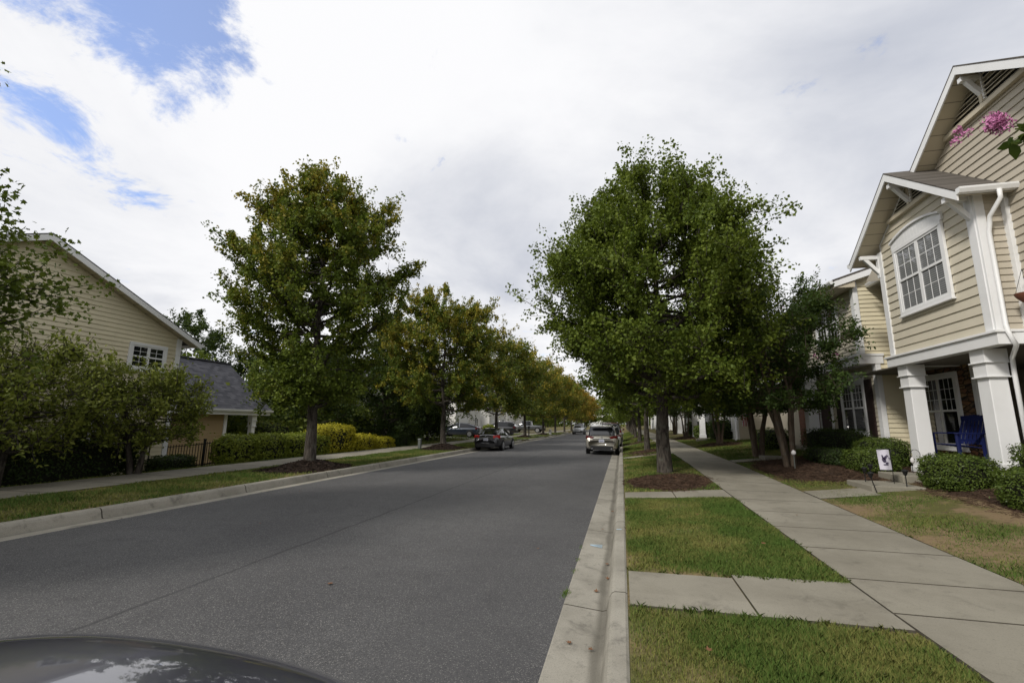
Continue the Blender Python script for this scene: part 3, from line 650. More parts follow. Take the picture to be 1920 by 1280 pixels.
# ------------------------------------------------------------------ shrubs and hedges
def shrub(label, c, dims, n, size, lm, seed, shape='ball', name='shrub', cat='shrub', group=None, fall=(0, 0), rz=0):
    rng = np.random.default_rng(seed); a, b, h = dims
    root = thing(name, label, cat, c, rz, group)
    d = nrm(rng.normal(0, 1, (n, 3)))
    if shape == 'box':
        p = rng.uniform(-1, 1, (n, 3)); m = np.argmax(np.abs(p)*np.array([1/b, 1/a, 1/h])*0+np.abs(p)+rng.uniform(0, .6, (n, 3)), 1)
        p[np.arange(n), m] = np.sign(p[np.arange(n), m]); p[:, 2] = np.where(m == 2, np.abs(p[:, 2]), p[:, 2]); d = p
        nb = np.zeros((n, 3)); nb[np.arange(n), m] = np.sign(p[np.arange(n), m])
        P = p*np.array([a/2, b/2, h/2])+np.array([0, 0, h/2])
        P += nb*(rng.normal(-.03, .045, n)[:, None])
    else:
        e = np.sign(d)*np.abs(d)**.75; e = e/np.maximum(1e-6, (np.abs(e)**3).sum(1)**(1/3))[:, None]
        lump = 1+.07*np.sin(d[:, 0]*7+seed)*np.cos(d[:, 1]*6)+.05*np.sin(d[:, 2]*9+d[:, 0]*5)
        P = e*np.array([a/2, b/2, h/2])*(lump*rng.normal(.97, .05, n))[:, None]+np.array([0, 0, h*.5]); nb = d
    cl = (np.sin(P[:, 0]*9+1)*np.cos(P[:, 1]*8)*np.sin(P[:, 2]*10+2)+1)/2
    lf = leaves('leaf_cover', P, size, rng, OVAL if size < .08 else KITE, lm, root, np.clip(cl*.5+.3*P[:, 2]/h+rng.uniform(0, .2, n), 0, 1), nb*.8+np.array([0, 0, .25]), .55, np.clip(cl*.4+rng.uniform(0, .6, n), 0, 1))
    lf.color = (*fall, 0, 1)
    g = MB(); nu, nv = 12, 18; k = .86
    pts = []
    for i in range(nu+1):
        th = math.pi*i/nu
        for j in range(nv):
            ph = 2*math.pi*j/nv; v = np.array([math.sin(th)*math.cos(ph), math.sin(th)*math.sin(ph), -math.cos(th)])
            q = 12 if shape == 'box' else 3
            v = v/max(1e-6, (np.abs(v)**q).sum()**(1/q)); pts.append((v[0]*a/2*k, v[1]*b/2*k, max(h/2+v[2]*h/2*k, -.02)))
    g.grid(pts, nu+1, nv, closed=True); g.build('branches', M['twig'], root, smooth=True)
    return root
S = shrub
gb = 'clipped boxwoods before the porch'
S('round boxwood in front of the left porch column gap', (6.02, 10.4, gz(6, 10.4)-.08), (.98, 1.02, .70), 9500, .04, M['box_leaf'], 1, group=gb)
S('large boxwood at the right frame edge, lower front', (6.02, 8.45, gz(6, 8.45)-.08), (1.0, 1.05, .68), 10500, .04, M['box_leaf'], 2, group=gb)
S('squarish boxwood behind the front one, against the right porch column', (6.72, 9.1, .66), (.95, 1.15, .76), 8000, .04, M['box_leaf'], 3, group=gb)
S('dark boxwood behind the garden flag', (5.85, 13.1, gz(5.85, 13.1)-.05), (.85, 1.35, .60), 8000, .04, M['box_leaf'], 4, group=gb)
S('upper boxwood between townhouse corner and porch column', (6.55, 14.0, gz(6.5, 14)-.02), (.9, 1.7, .72), 8000, .04, M['box_leaf'], 5, group=gb)
S('low dark shrub in the straw bed before the hedge', (5.75, 15.0, gz(5.75, 15)-.05), (.9, 2.2, .5), 4200, .05, M['dark_leaf'], 6, group=gb)
S('dark clipped hedge under the shuttered window', (6.55, 16.75, gz(6.55, 16.7)), (.85, 3.2, .82), 6200, .05, M['dark_leaf'], 7, 'box', 'hedge', 'hedge')
S('rounded shrub beyond the thick stemmed crepe myrtle', (6.0, 21.0, gz(6, 21)-.05), (1.2, 1.6, .9), 3200, .06, M['box_leaf'], 8, group='shrubs along the right house fronts')
S('small round shrub by the far straw bed', (5.5, 34.0, gz(5.5, 34)-.05), (1.3, 1.5, .95), 2200, .09, M['box_leaf'], 9, group='shrubs along the right house fronts')
S('dark squared shrub below the flag wall', (6.0, 31.0, gz(6, 31)-.05), (1.2, 1.7, 1.15), 2400, .09, M['dark_leaf'], 10, 'box', group='shrubs along the right house fronts')
S('dark shrub beside the farther townhouse door', (5.8, 39.0, gz(5.8, 39)-.05), (1.3, 2.2, 1.1), 2200, .1, M['dark_leaf'], 11, 'box', group='shrubs along the right house fronts')
S('tall dark hedge under the left gable wall', (-13.85, 7.35, -.02), (1.0, 6.3, 1.06), 15000, .075, M['dark_leaf'], 12, 'box', 'hedge', 'hedge')
S('dark planting beside the black fence', (-14.75, 12.6, -.1), (.8, 1.5, .55), 2600, .07, M['dark_leaf'], 13)
gh = 'hedge shrubs behind the left sidewalk'
for i, (y, L, h, lm, lab) in enumerate([(14.2, 1.5, 1.0, 'lime_leaf', 'lime green hedge shrub right of the black fence'), (15.7, 1.8, 1.02, 'lime_leaf', 'second green hedge shrub from the black fence'), (17.4, 1.9, 1.0, 'lime_leaf', 'green hedge shrub just left of the big maple trunk'),
        (19.9, 3.3, 1.36, 'gold_leaf', 'big golden leaved shrub just right of the big maple trunk'), (18.6, 1.6, .98, 'lime_leaf', 'green shrub tucked against the golden shrub'), (22.6, 2.0, .84, 'gold_leaf', 'low yellow shrub right of the big golden one'), (24.6, 2.0, .64, 'gold_leaf', 'smallest yellow shrub at the end of the row'), (26.6, 2.2, .8, 'dark_leaf', 'dark low shrub between the yellow shrub and the second mulch mound')]):
    S(lab, (-13.75, y, gz(-13.75, y)-.05), (1.1, L, h+.1), 4200 if L < 3 else 7500, .085, M[lm], 30+i, group=gh)
S('reddish green shrub behind the hedge beside the porch post', (-17.5, 20.0, -.25), (2.0, 2.4, 1.9), 3000, .11, M['maple_far'], 45, fall=(.25, .3))
S('yellow green bush in front of the white roofed car', (-12.0+.0-1.9, 47.5, .1), (1.2, 1.2, 1.3), 1500, .14, M['lime_leaf'], 46)
# ------------------------------------------------------------------ house helpers
def lap(g, O, u, n, poly, expo=.115, lip=.02, z0=None):
    """lapped boards clipped to a convex polygon of (u, z) points"""
    O, u, n = Vector(O), Vector(u), Vector(n); zmin = min(p[1] for p in poly); zmax = max(p[1] for p in poly)
    def span(z):
        xs = []
        for (a, b), (c, d) in zip(poly, poly[1:]+poly[:1]):
            if abs(b-d) < 1e-9:
                if abs(z-b) < 1e-6: xs += [a, c]
                continue
            if min(b, d)-1e-6 <= z <= max(b, d)+1e-6: xs.append(a+(c-a)*(z-b)/(d-b))
        return (min(xs), max(xs)) if xs else None
    Z = lambda q, z, o: O+u*q+Vector((0, 0, z))+n*o
    cuts = sorted(set([p[1] for p in poly])); z = zmin
    while z < zmax-1e-4:
        z1 = min(z+expo, zmax)
        lv = [z]+[c for c in cuts if z+1e-4 < c < z1-1e-4]+[z1]
        for a, b in zip(lv[:-1], lv[1:]):
            s0, s1 = span(a+1e-5), span(b-1e-5)
            if not s0 or not s1: continue
            o0 = lip*(1-(a-z)/expo)+.002; o1 = lip*(1-(b-z)/expo)+.002
            g.poly([Z(s0[0], a, o0), Z(s0[1], a, o0), Z(s1[1], b, o1), Z(s1[0], b, o1)])
            if a == z: g.poly([Z(s0[0], a, 0), Z(s0[1], a, 0), Z(s0[1], a, o0), Z(s0[0], a, o0)])
        z = z1
    return g
def fbox(g, O, u, n, a, b, z0, z1, o0, o1):
    O, u, n = Vector(O), Vector(u), Vector(n)
    P = lambda q, z, o: O+u*q+n*o+Vector((0, 0, z))
    return g.hexa([P(a, z0, o0), P(b, z0, o0), P(b, z0, o1), P(a, z0, o1), P(a, z1, o0), P(b, z1, o0), P(b, z1, o1), P(a, z1, o1)])
def window(parent, O, u, n, a, b, z0, z1, lights=2, cols=3, rows=2, trim=.09, pane='pane', arch=0, sill=True, lowgrid=True, label=None):
    """double hung windows: casing, sash bars, panes; arch adds a curved head panel"""
    g = MB(); w = (b-a)/lights; F = lambda *q: fbox(g, O, u, n, *q)
    F(a-trim, a, z0, z1, 0, .05); F(b, b+trim, z0, z1, 0, .05)
    F(a-trim, b+trim, z0-trim, z0, 0, .055); F(a-trim, b+trim, z1, z1+trim, 0, .055)
    if sill: F(a-trim-.03, b+trim+.03, z0-trim-.035, z0-trim, 0, .075)
    if arch:
        Ov, uv, nv = Vector(O), Vector(u), Vector(n); N = 16; aa, bb = a-trim-.03, b+trim+.03
        for k in range(N):
            t0, t1 = k/N, (k+1)/N; x0, x1 = aa+(bb-aa)*t0, aa+(bb-aa)*t1
            h0, h1 = z1+trim+.13+arch*(1-(2*t0-1)**2), z1+trim+.13+arch*(1-(2*t1-1)**2); lo = z1+trim
            P = lambda q, z, o: Ov+uv*q+nv*o+Vector((0, 0, z))
            g.hexa([P(x0, lo, 0), P(x1, lo, 0), P(x1, lo, .045), P(x0, lo, .045), P(x0, h0, 0), P(x1, h1, 0), P(x1, h1, .045), P(x0, h0, .045)])
            g.hexa([P(x0, h0, 0), P(x1, h1, 0), P(x1, h1, .085), P(x0, h0, .085), P(x0, h0+.05, 0), P(x1, h1+.05, 0), P(x1, h1+.05, .085), P(x0, h0+.05, .085)])
    fr = g.build('window', M['white'], parent, bevel=.004)
    if label: fr['label'] = label
    g = MB(); zm = (z0+z1)/2
    for i in range(lights):
        p, q = a+w*i, a+w*(i+1); st = .045
        fbox(g, O, u, n, p, p+st, z0, z1, .008, .04); fbox(g, O, u, n, q-st, q, z0, z1, .008, .04)
        fbox(g, O, u, n, p+st, q-st, zm-.025, zm+.025, .008, .043); fbox(g, O, u, n, p+st, q-st, z0, z0+st, .008, .038); fbox(g, O, u, n, p+st, q-st, z1-st, z1, .008, .038)
        for lo, hi, ok in ((zm+.025, z1-st, True), (z0+st, zm-.025, lowgrid)):
            if not ok: continue
            for c in range(1, cols):
                x = p+st+(w-2*st)*c/cols; fbox(g, O, u, n, x-.006, x+.006, lo, hi, .014, .026)
            for r in range(1, rows):
                z = lo+(hi-lo)*r/rows; fbox(g, O, u, n, p+st, q-st, z-.006, z+.006, .014, .0245)
    g.build('sash', M['white'], fr)
    g = MB(); Ov, uv, nv = Vector(O), Vector(u), Vector(n)
    P = lambda q, z: Ov+uv*q+nv*.021+Vector((0, 0, z)); g.poly([P(a, z0), P(b, z0), P(b, z1), P(a, z1)]); g.build('pane', M[pane], fr)
    return fr
def prism(g, pts, d):
    """closed prism: polygon pts (3D) pushed along d"""
    d = Vector(d); A = [Vector(p) for p in pts]; B = [p+d for p in A]; n = len(A)
    g.poly(A[::-1]); g.poly(B)
    for i in range(n): g.poly([A[i], A[(i+1) % n], B[(i+1) % n], B[i]])
    return g
def gutter(g, a, b, out, s=.11):
    a, b, out = Vector(a), Vector(b), Vector(out); z = Vector((0, 0, 1))
    prof = [a, a+out*s, a+out*s-z*.035, a+out*(s*.75)-z*.1, a-z*.11]
    return prism(g, prof, b-a)
def door(parent, O, u, n, a, b, z0, z1, m='door', glass=True):
    g = MB()
    for q in ((a-.09, a, z0, z1+.09), (b, b+.09, z0, z1+.09), (a, b, z1, z1+.09)): fbox(g, O, u, n, *q, 0, .05)
    fr = g.build('door', M['white'], parent, bevel=.004)
    g = MB(); fbox(g, O, u, n, a, b, z0, z1, .004, .025)
    for r in ((.1, .42), (.5, .8)): fbox(g, O, u, n, a+.12, b-.12, z0+(z1-z0)*r[0], z0+(z1-z0)*r[1], .026, .034)
    g.build('leaf', M[m], fr, bevel=.004)
    if glass:
        g = MB(); fbox(g, O, u, n, a+.15, b-.15, z0+(z1-z0)*.83, z0+(z1-z0)*.95, .026, .032); g.build('glass', M['pane_dark'], fr)
    g = MB(); Ov = Vector(O)+Vector(u)*(a+.08)+Vector(n)*.06+Vector((0, 0, z0+.95)); g.cyl(Ov, n, .03, .05, 10); g.build('handle', M['chrome'], fr)
    return fr
def boards(parent, name, groups, m='white'):
    for gp_ in groups:
        g = MB()
        for b in gp_: g.box(*b)
        g.build(name, M[m], parent, bevel=.006)
NX, PY, NY, PX = (-1, 0, 0), (0, 1, 0), (0, -1, 0), (1, 0, 0)
# ------------------------------------------------------------------ near townhouse on the right
A = wthing('townhouse', 'near cream townhouse with gabled bay window over a white columned porch', 'house', (8, 10, .5))
g = MB(); Y0, Y1 = 9.8, 12.67; bc = 11.30; gp = .74
zg = lambda y: 7.12-gp*abs(y-bc)
lap(g, (6.5, 0, 0), PY, NX, [(Y0, 3.31), (Y1, 3.31), (Y1, zg(Y1)), (bc+.78, zg(bc+.78)), (bc-.78, zg(bc-.78)), (Y0, zg(Y0))], .185, .022)
g.build('bay_wall', M['siding'], A)
g = MB(); lap(g, (6.52, 9.57, 0), PX, NY, [(.085, 3.31), (.33, 3.31), (.33, 5.95), (.085, 5.95)], .125, .02)
g.build('bay_side_wall', M['siding_tan'], A)
g = MB(); lap(g, (6.92, 0, 0), PY, NX, [(1.5, 3.31), (9.6, 3.31), (9.6, 5.86), (1.5, 5.86)], .15, .022)
lap(g, (6.92, 0, 0), PY, NX, [(6.1, 5.86), (12.9, 5.86), (9.52, 8.4)], .15, .022)
lap(g, (7.65, 0, 0), PY, NX, [(12.9, 3.11), (14.98, 3.11), (14.98, 5.78), (12.9, 5.78)], .15, .022)
g.build('main_wall', M['siding_tan'], A)
g = MB()   # solid core behind the boards so that no light leaks through
g.box(6.94, 16, 1.5, 12.86, 3.3, 5.74); g.box(7.67, 16, 12.86, 14.97, 3.11, 5.74); g.box(6.505, 6.93, 9.58, 12.84, 3.3, 5.9); g.box(9.7, 16, 1.5, 14.99, .3, 3.3)
g.poly([(6.93, 1.5, 2.5), (6.93, 14.5, 5.7), (6.93, 9.52, 8.4)])
g.poly([(6.51, 9.6, 5.8), (6.51, 13, 5.8), (6.51, bc, 7.1)])
g.build('inner_wall', M['siding_tan'], A)
# corner boards, bands
boards(A, 'corner_board', [[(6.455, 6.60, 9.55, 9.81, 3.31, 6.02), (6.44, 6.5, 9.60, 9.76, 3.31, 5.98)], [(6.46, 6.56, 12.67, 12.85, 3.31, 5.95)], [(6.845, 6.94, 9.46, 9.57, 3.31, 5.9)]])
g = MB(); g.box(6.40, 6.62, 9.48, 12.92, 3.05, 3.26); g.box(6.365, 6.64, 9.45, 12.95, 3.26, 3.305); g.box(6.62, 9.0, 9.48, 9.62, 3.05, 3.26); g.box(6.64, 9.0, 9.46, 9.64, 3.26, 3.303)
g.box(6.86, 6.98, 1.5, 9.44, 3.05, 3.3); g.box(6.64, 7.8, 12.78, 12.9, 3.05, 3.26)
g.build('porch_beam', M['white'], A, bevel=.005)
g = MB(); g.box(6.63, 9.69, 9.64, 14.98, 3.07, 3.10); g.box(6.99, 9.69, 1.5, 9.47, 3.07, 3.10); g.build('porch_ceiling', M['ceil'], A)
# rake roofs
def rake_roof(P, name_roof, x0, x1, yc, zp, halves, pitch, th=.13, mroof='shingle_brown', fas=.17):
    g = MB()
    for s, half in zip((-1, 1), halves):
        prism(g, [(x0, yc, zp), (x0, yc+s*half, zp-pitch*half), (x0, yc+s*half, zp-pitch*half-.03), (x0, yc, zp-.03)], (x1-x0, 0, 0))
    rf = g.build(name_roof, M[mroof], P)
    g = MB()
    for s, half in zip((-1, 1), halves):
        prism(g, [(x0+.03, yc, zp-.032), (x0+.03, yc+s*(half-.02), zp-.032-pitch*(half-.02)), (x0+.03, yc+s*(half-.02), zp-th-pitch*(half-.02)), (x0+.03, yc, zp-th)], (x1-x0-.06, 0, 0))
    g.build('soffit', M['soffit'], rf)
    g = MB()
    for s, half in zip((-1, 1), halves):
        prism(g, [(x0+.004, yc, zp-.03), (x0+.004, yc+s*half, zp-.03-pitch*half), (x0+.004, yc+s*half, zp-.03-fas-pitch*half), (x0+.004, yc, zp-.03-fas)], (.028, 0, 0))
    g.build('fascia', M['white'], rf, bevel=.004)
    return rf
rake_roof(A, 'bay_roof', 6.03, 6.93, bc, 7.36, (2.02, 2.02), gp)
rake_roof(A, 'main_roof', 6.50, 16, 9.52, 8.56, (4.6, 3.25), .735)
g = MB(); prism(g, [(7.22, 14.96, 5.80), (11.5, 14.96, 8.9), (11.5, 14.96, 8.8), (7.22, 14.96, 5.72)], (0, -2.1, 0)); g.build('lower_roof', M['shingle_brown'], A)
for a_, b_, o_ in (((7.21, 12.95, 5.76), (7.21, 14.93, 5.76), (-1, 0, 0)), ((6.03, bc-2.02, 5.88), (6.93, bc-2.02, 5.88), (0, -1, 0)), ((6.03, bc+2.02, 5.88), (6.93, bc+2.02, 5.88), (0, 1, 0))):
    g = MB(); gutter(g, a_, b_, Vector(o_)); g.build('gutter', M['white'], A)
g = MB(); yd = 9.42
g.tube([(6.62, 9.2, 5.78), (6.62, 9.2, 5.62), (6.58, yd+.02, 5.38), (6.58, yd+.05, 5.25), (6.56, 9.49, 5.1), (6.56, 9.5, 3.4), (6.52, 9.42, 3.25), (6.6, 9.42, 3.02), (6.84, 9.90, 2.86), (6.85, 9.93, 2.6), (6.86, 9.94, .8)], .036, 8)
g.build('downspout', M['white'], A, smooth=True)
def louvre(P, x, yc, zp, half, pitch, n=8):
    g = MB(); zb = zp-pitch*half
    for i in range(n):
        z = zb+.03+(zp-zb-.06)*i/n; h = (zp-z)/pitch-.03
        if h > .04: g.hexa([(x-.03, yc-h, z), (x+.02, yc-h, z+.035), (x+.02, yc+h, z+.035), (x-.03, yc+h, z), (x-.03, yc-h, z+.014), (x+.02, yc-h, z+.05), (x+.02, yc+h, z+.05), (x-.03, yc+h, z+.014)])
    v = g.build('louvre_vent', M['soffit'], P)
    g = MB(); g.poly([(x+.025, yc-half, zb), (x+.025, yc+half, zb), (x+.025, yc, zp)]); g.build('backing', M['plastic'], v)
    g = MB(); g.box(x-.06, x+.03, yc-half-.06, yc+half+.06, zb-.09, zb); g.box(x-.05, x+.02, yc-.035, yc+.035, zb, zp-.12); g.build('frame', M['soffit'], v)
louvre(A, 6.47, bc, 7.14, .80, gp); louvre(A, 6.88, 9.52, 8.40, 1.0, .735)
def bracket(P, y, z, x0=6.08, x1=6.5, drop=.42):
    g = MB(); g.bar((x0, y, z), (x1, y, z), .1, .1); g.bar((x0+.1, y, z-.03), (x1-.02, y, z-drop), .085, .085); g.box(x1-.05, x1, y-.06, y+.06, z-drop-.12, z+.05)
    g.build('bracket', M['white'], P, bevel=.008)
bracket(A, bc, 7.02); bracket(A, 9.70, 5.86); bracket(A, 12.86, 5.86); bracket(A, 9.52, 8.22, 6.55, 6.9, .36)
window(A, (6.48, 0, 0), PY, NX, 10.52, 12.07, 4.24, 5.70, 2, 3, 2, .085, 'pane_blind', .16, label='twin white window under an arched head panel')
# columns
def column(P, x, y, z0, z1, w, name='column', base=None):
    g = MB(); h = w/2
    g.hexa([(x-h*1.0, y-h*1.0, z0), (x+h*1.0, y-h*1.0, z0), (x+h, y+h, z0), (x-h, y+h, z0), (x-h*.92, y-h*.92, z1), (x+h*.92, y-h*.92, z1), (x+h*.92, y+h*.92, z1), (x-h*.92, y+h*.92, z1)])
    c = g.build(name, M['white'], P, bevel=.012)
    g = MB(); k = h+.025
    g.box(x-k, x+k, y-k, y+k, z1-.24, z1-.002); k = h+.05; g.box(x-k, x+k, y-k, y+k, z1-.26, z1-.24); k = h+.012; g.box(x-k, x+k, y-k, y+k, z1-.5, z1-.26); k = h+.04; g.box(x-k, x+k, y-k, y+k, z1-.525, z1-.5)
    g.build('capital', M['white'], c, bevel=.005)
    g = MB(); k = h+.03; g.box(x-k, x+k, y-k, y+k, z0, z0+.22); g.build('plinth', M['white'], c, bevel=.006)
column(A, 6.66, 12.50, .52, 3.05, .31); column(A, 6.66, 10.16, .78, 3.05, .31)
g = MB(); g.box(6.95, 9.69, 1.5, 14.98, .3, .86); g.build('porch_floor', M['concrete'], A)
g = MB(); g.box(7.82, 8.0, 12.5, 14.985, .86, 3.07); g.build('stone_wall', M['stone'], A)
g = MB(); g.box(7.79, 7.95, 12.38, 12.5, .86, 3.07); g.build('porch_corner_board', M['white'], A, bevel=.005)
window(A, (7.82, 0, 0), PY, NX, 13.05, 14.25, 1.2, 2.85, 2, 3, 3, .1, 'pane_dark', lowgrid=False, label='tall porch window in brown stone')
door(A, (9.69, 0, 0), PY, NX, 10.6, 11.55, .88, 2.9)
g = MB(); g.box(9.63, 9.68, 9.9, 10.3, 1.0, 2.9); g.build('sidelight', M['white'], A)
# hanging basket, rocking chair
o = wthing('hanging_basket', 'terracotta hanging basket under the porch eave at the right frame edge', 'basket', (6.75, 9.25, 3.75))
g = MB(); c = []
for k in range(6):
    r = .05+.10*math.sin(k/5*1.45); z = 3.72+.16*k/5
    c += [(6.75+r*math.cos(a*math.pi/8), 9.25+r*math.sin(a*math.pi/8), z) for a in range(16)]
g.grid(c, 6, 16, closed=True); g.build('pot', M['terracotta'], o, smooth=True)
g = MB()
for a in range(3): g.tube([(6.75+.14*math.cos(a*2.1), 9.25+.14*math.sin(a*2.1), 3.88), (6.75, 9.25, 4.3)], .004, 4)
g.build('wire', M['black'], o)
ch = thing('rocking_chair', 'blue slatted rocking chair on the porch between the white columns', 'chair', (7.25, 12.3, .84), R_(-80))
def rocker():
    g = MB()
    for i in range(7):
        x = -.27+.09*i; g.bar((x, .22, .42), (x, .42, 1.02+.05*math.sin((i+.5)/7*3.14)), .065, .016, (0, 1, 0))
    g.bar((-.31, .40, .99), (.31, .40, .99), .035, .11); g.bar((-.31, .25, .50), (.31, .25, .50), .03, .07)
    g.build('backrest', M['blue'], ch, bevel=.004)
    g = MB()
    for i in range(6): g.bar((-.3, -.27+.09*i, .42-.012*i), (.3, -.27+.09*i, .42-.012*i), .075, .018)
    g.build('seat', M['blue'], ch, bevel=.004)
    for s in (-1, 1):
        g = MB(); g.bar((s*.34, -.32, .66), (s*.34, .32, .66), .11, .025); g.build('armrest', M['blue'], ch, bevel=.004)
        g = MB(); g.tube([(s*.31, -.55, .10), (s*.31, -.25, .035), (s*.31, .1, .02), (s*.31, .45, .06), (s*.31, .7, .14)], .022, 6); g.build('rocker', M['blue'], ch)
        for y, h in ((-.27, .66), (.24, .66)):
            g = MB(); g.bar((s*.31, y, .035), (s*.31, y, h), .05, .05, (0, 1, 0)); g.build('leg', M['blue'], ch, bevel=.004)
rocker()
# ------------------------------------------------------------------ second townhouse
B = wthing('townhouse', 'cream townhouse with dark shutters and plain side wall facing the camera', 'house', (8, 20, .5))
yb = 14.98; ye = 26.5
g = MB(); rk = lambda x: 5.72+.34*(x-6.3)+.1
lap(g, (0, yb, 0), PX, NY, [(6.86, .45+.128*23), (13, .45+.128*23), (13, rk(13)), (6.86, rk(6.86))], .128, .022); lap(g, (0, yb, 0), PX, NY, [(7.2, .45), (13, .45), (13, .45+.128*23), (7.2, .45+.128*23)], .128, .022); g.build('side_wall', M['siding_left'], B)
g = MB(); lap(g, (6.8, 0, 0), PY, NX, [(yb+.16, 3.62), (ye, 3.62), (ye, 5.9), (yb+.16, 5.9)], .128, .022)
lap(g, (7.15, 0, 0), PY, NX, [(yb+.15, .5), (18.0, .5), (18.0, 3.4), (yb+.15, 3.4)], .128, .022); g.build('front_wall', M['siding'], B)
g = MB(); g.box(6.82, 13, 15.0, ye, 3.62, 5.85); g.box(7.17, 13, 15.0, ye, .3, 3.62); g.build('inner_wall', M['siding_tan'], B)
g = MB(); g.box(7.05, 7.17, 19.2, 21, .5, 3.4); g.build('brick_wall', M['brick'], B)
boards(B, 'corner_board', [[(6.77, 6.90, yb-.035, yb+.17, 3.70, 5.86)], [(7.11, 7.24, yb-.035, yb+.17, .45, 3.40)], [(6.77, 6.86, ye-.15, ye+.02, 3.7, 5.86)]])
g = MB(); g.box(6.70, 7.32, yb-.05, ye, 3.40, 3.62); g.box(6.66, 7.34, yb-.07, ye, 3.62, 3.69); g.build('band_board', M['white'], B, bevel=.006)
g = MB(); prism(g, [(6.22, yb-.22, 5.9), (12, yb-.22, 5.9+.34*5.78), (12, yb-.22, 5.85+.34*5.78), (6.22, yb-.22, 5.85)], (0, ye-yb+.4, 0)); rf = g.build('roof', M['shingle_brown'], B)
g = MB(); prism(g, [(6.25, yb-.21, 5.848), (12, yb-.21, 5.848+.34*5.75), (12, yb-.21, 5.62+.34*5.75), (6.25, yb-.21, 5.68)], (0, .03, 0)); g.build('fascia', M['white'], rf)
g = MB(); prism(g, [(6.26, yb-.17, 5.66), (6.8, yb-.17, 5.66), (6.8, yb-.17, 5.84), (6.26, yb-.17, 5.84)], (0, ye-yb+.3, 0)); g.build('soffit', M['soffit'], rf)
g = MB(); gutter(g, (6.24, yb-.2, 5.87), (6.24, ye+.1, 5.87), Vector((-1, 0, 0))); g.build('gutter', M['white'], B)
window(B, (6.78, 0, 0), PY, NX, 16.1, 17.6, 4.35, 5.5, 2, 3, 2, .09); window(B, (6.78, 0, 0), PY, NX, 20.4, 21.9, 4.35, 5.5, 2, 3, 2, .09)
window(B, (7.13, 0, 0), PY, NX, 15.82, 17.18, 1.45, 2.92, 2, 3, 3, .09, lowgrid=False, arch=.1, label='tall twin window between dark shutters')
def shutter(P, O, u, n, a, b, z0, z1):
    g = MB(); fbox(g, O, u, n, a, b, z0, z1, 0, .03)
    for r in ((.04, .46), (.52, .96)):
        z = z0+(z1-z0)*r[0]
        while z < z0+(z1-z0)*r[1]-.04: fbox(g, O, u, n, a+.05, b-.05, z, z+.028, .03, .042); z += .045
    g.build('shutter', M['shutter'], P)
shutter(B, (7.13, 0, 0), PY, NX, 15.32, 15.7, 1.35, 3.0); shutter(B, (7.13, 0, 0), PY, NX, 17.3, 17.68, 1.35, 3.0)
door(B, (7.17, 0, 0), PY, NX, 18.2, 19.05, .88, 2.8)
column(B, 6.45, 18.0, .5, 3.4, .34)
g = MB(); g.box(6.6, 7.15, 17.8, 21, .3, .86); g.build('porch_floor', M['concrete'], B)
# ------------------------------------------------------------------ further townhouses on the right
def row_house(label, y0, L=11.2, side='siding', front='siding_white', loc_group='townhouses further along the right side'):
    b = wthing('townhouse', label, 'house', (9, y0+L/2, .6), loc_group); y1 = y0+L
    g = MB(); lap(g, (0, y0, 0), PX, NY, [(6.5, .5), (13, .5), (13, 7.4), (9.5, 7.4), (6.5, 5.8)], .15, .022); g.build('side_wall', M[side], b)
    g = MB(); lap(g, (6.5, 0, 0), PY, NX, [(y0+.1, .5), (y1, .5), (y1, 5.8), (y0+.1, 5.8)], .15, .022); g.build('front_wall', M[front], b)
    g = MB(); g.box(6.52, 13, y0+.02, y1, .3, 5.75); g.build('inner_wall', M['siding_tan'], b)
    boards(b, 'corner_board', [[(6.46, 6.58, y0-.03, y0+.12, .5, 5.8)], [(6.46, 6.55, y1-.12, y1+.03, .5, 5.8)]])
    g = MB()
    for s in (0, 1):
        prism(g, [(6.0, y0-.3, 5.75), (9.8, y0-.3, 7.75), (9.8, y0-.3, 7.65), (6.0, y0-.3, 5.65)] if s == 0 else [(9.8, y0-.3, 7.75), (13.6, y0-.3, 5.75), (13.6, y0-.3, 5.65), (9.8, y0-.3, 7.65)], (0, L+.6, 0))
    g.build('roof', M['shingle_brown'], b)
    g = MB(); gutter(g, (6.0, y0-.3, 5.72), (6.0, y1+.3, 5.72), Vector((-1, 0, 0))); g.build('gutter', M['white'], b)
    g = MB(); g.tube([(6.05, y0-.1, 5.6), (6.42, y0-.06, 5.3), (6.42, y0-.06, .9), (6.3, y0-.3, .78)], .05, 8); g.build('downspout', M['white'], b, smooth=True)
    for y in (y0+1.2, y0+5, y0+8.4): window(b, (6.48, 0, 0), PY, NX, y, y+1.5, 4.1, 5.4, 2, 2, 2, .1)
    for y in (y0+1.2, y0+8.4): window(b, (6.48, 0, 0), PY, NX, y, y+1.5, 1.4, 2.9, 2, 2, 2, .1)
    door(b, (6.48, 0, 0), PY, NX, y0+5.2, y0+6.2, .8, 2.8, 'door_white')
    g = MB(); g.box(5.0, 6.45, y0+3.8, y0+7.6, 3.15, 3.4); prism(g, [(4.8, y0+3.6, 3.4), (6.46, y0+3.6, 3.9), (6.46, y0+3.6, 3.402)], (0, 4.2, 0)); g.build('porch_roof', M['white'], b)
    g = MB(); g.box(5.0, 6.45, y0+3.8, y0+7.6, .3, .78); g.build('porch_floor', M['concrete'], b)
    column(b, 5.25, y0+4.1, .78, 3.15, .34); column(b, 5.25, y0+7.3, .78, 3.15, .34)
    return b
C0 = row_house('townhouse with sunlit cream end wall behind the small striped flag', 29.0)
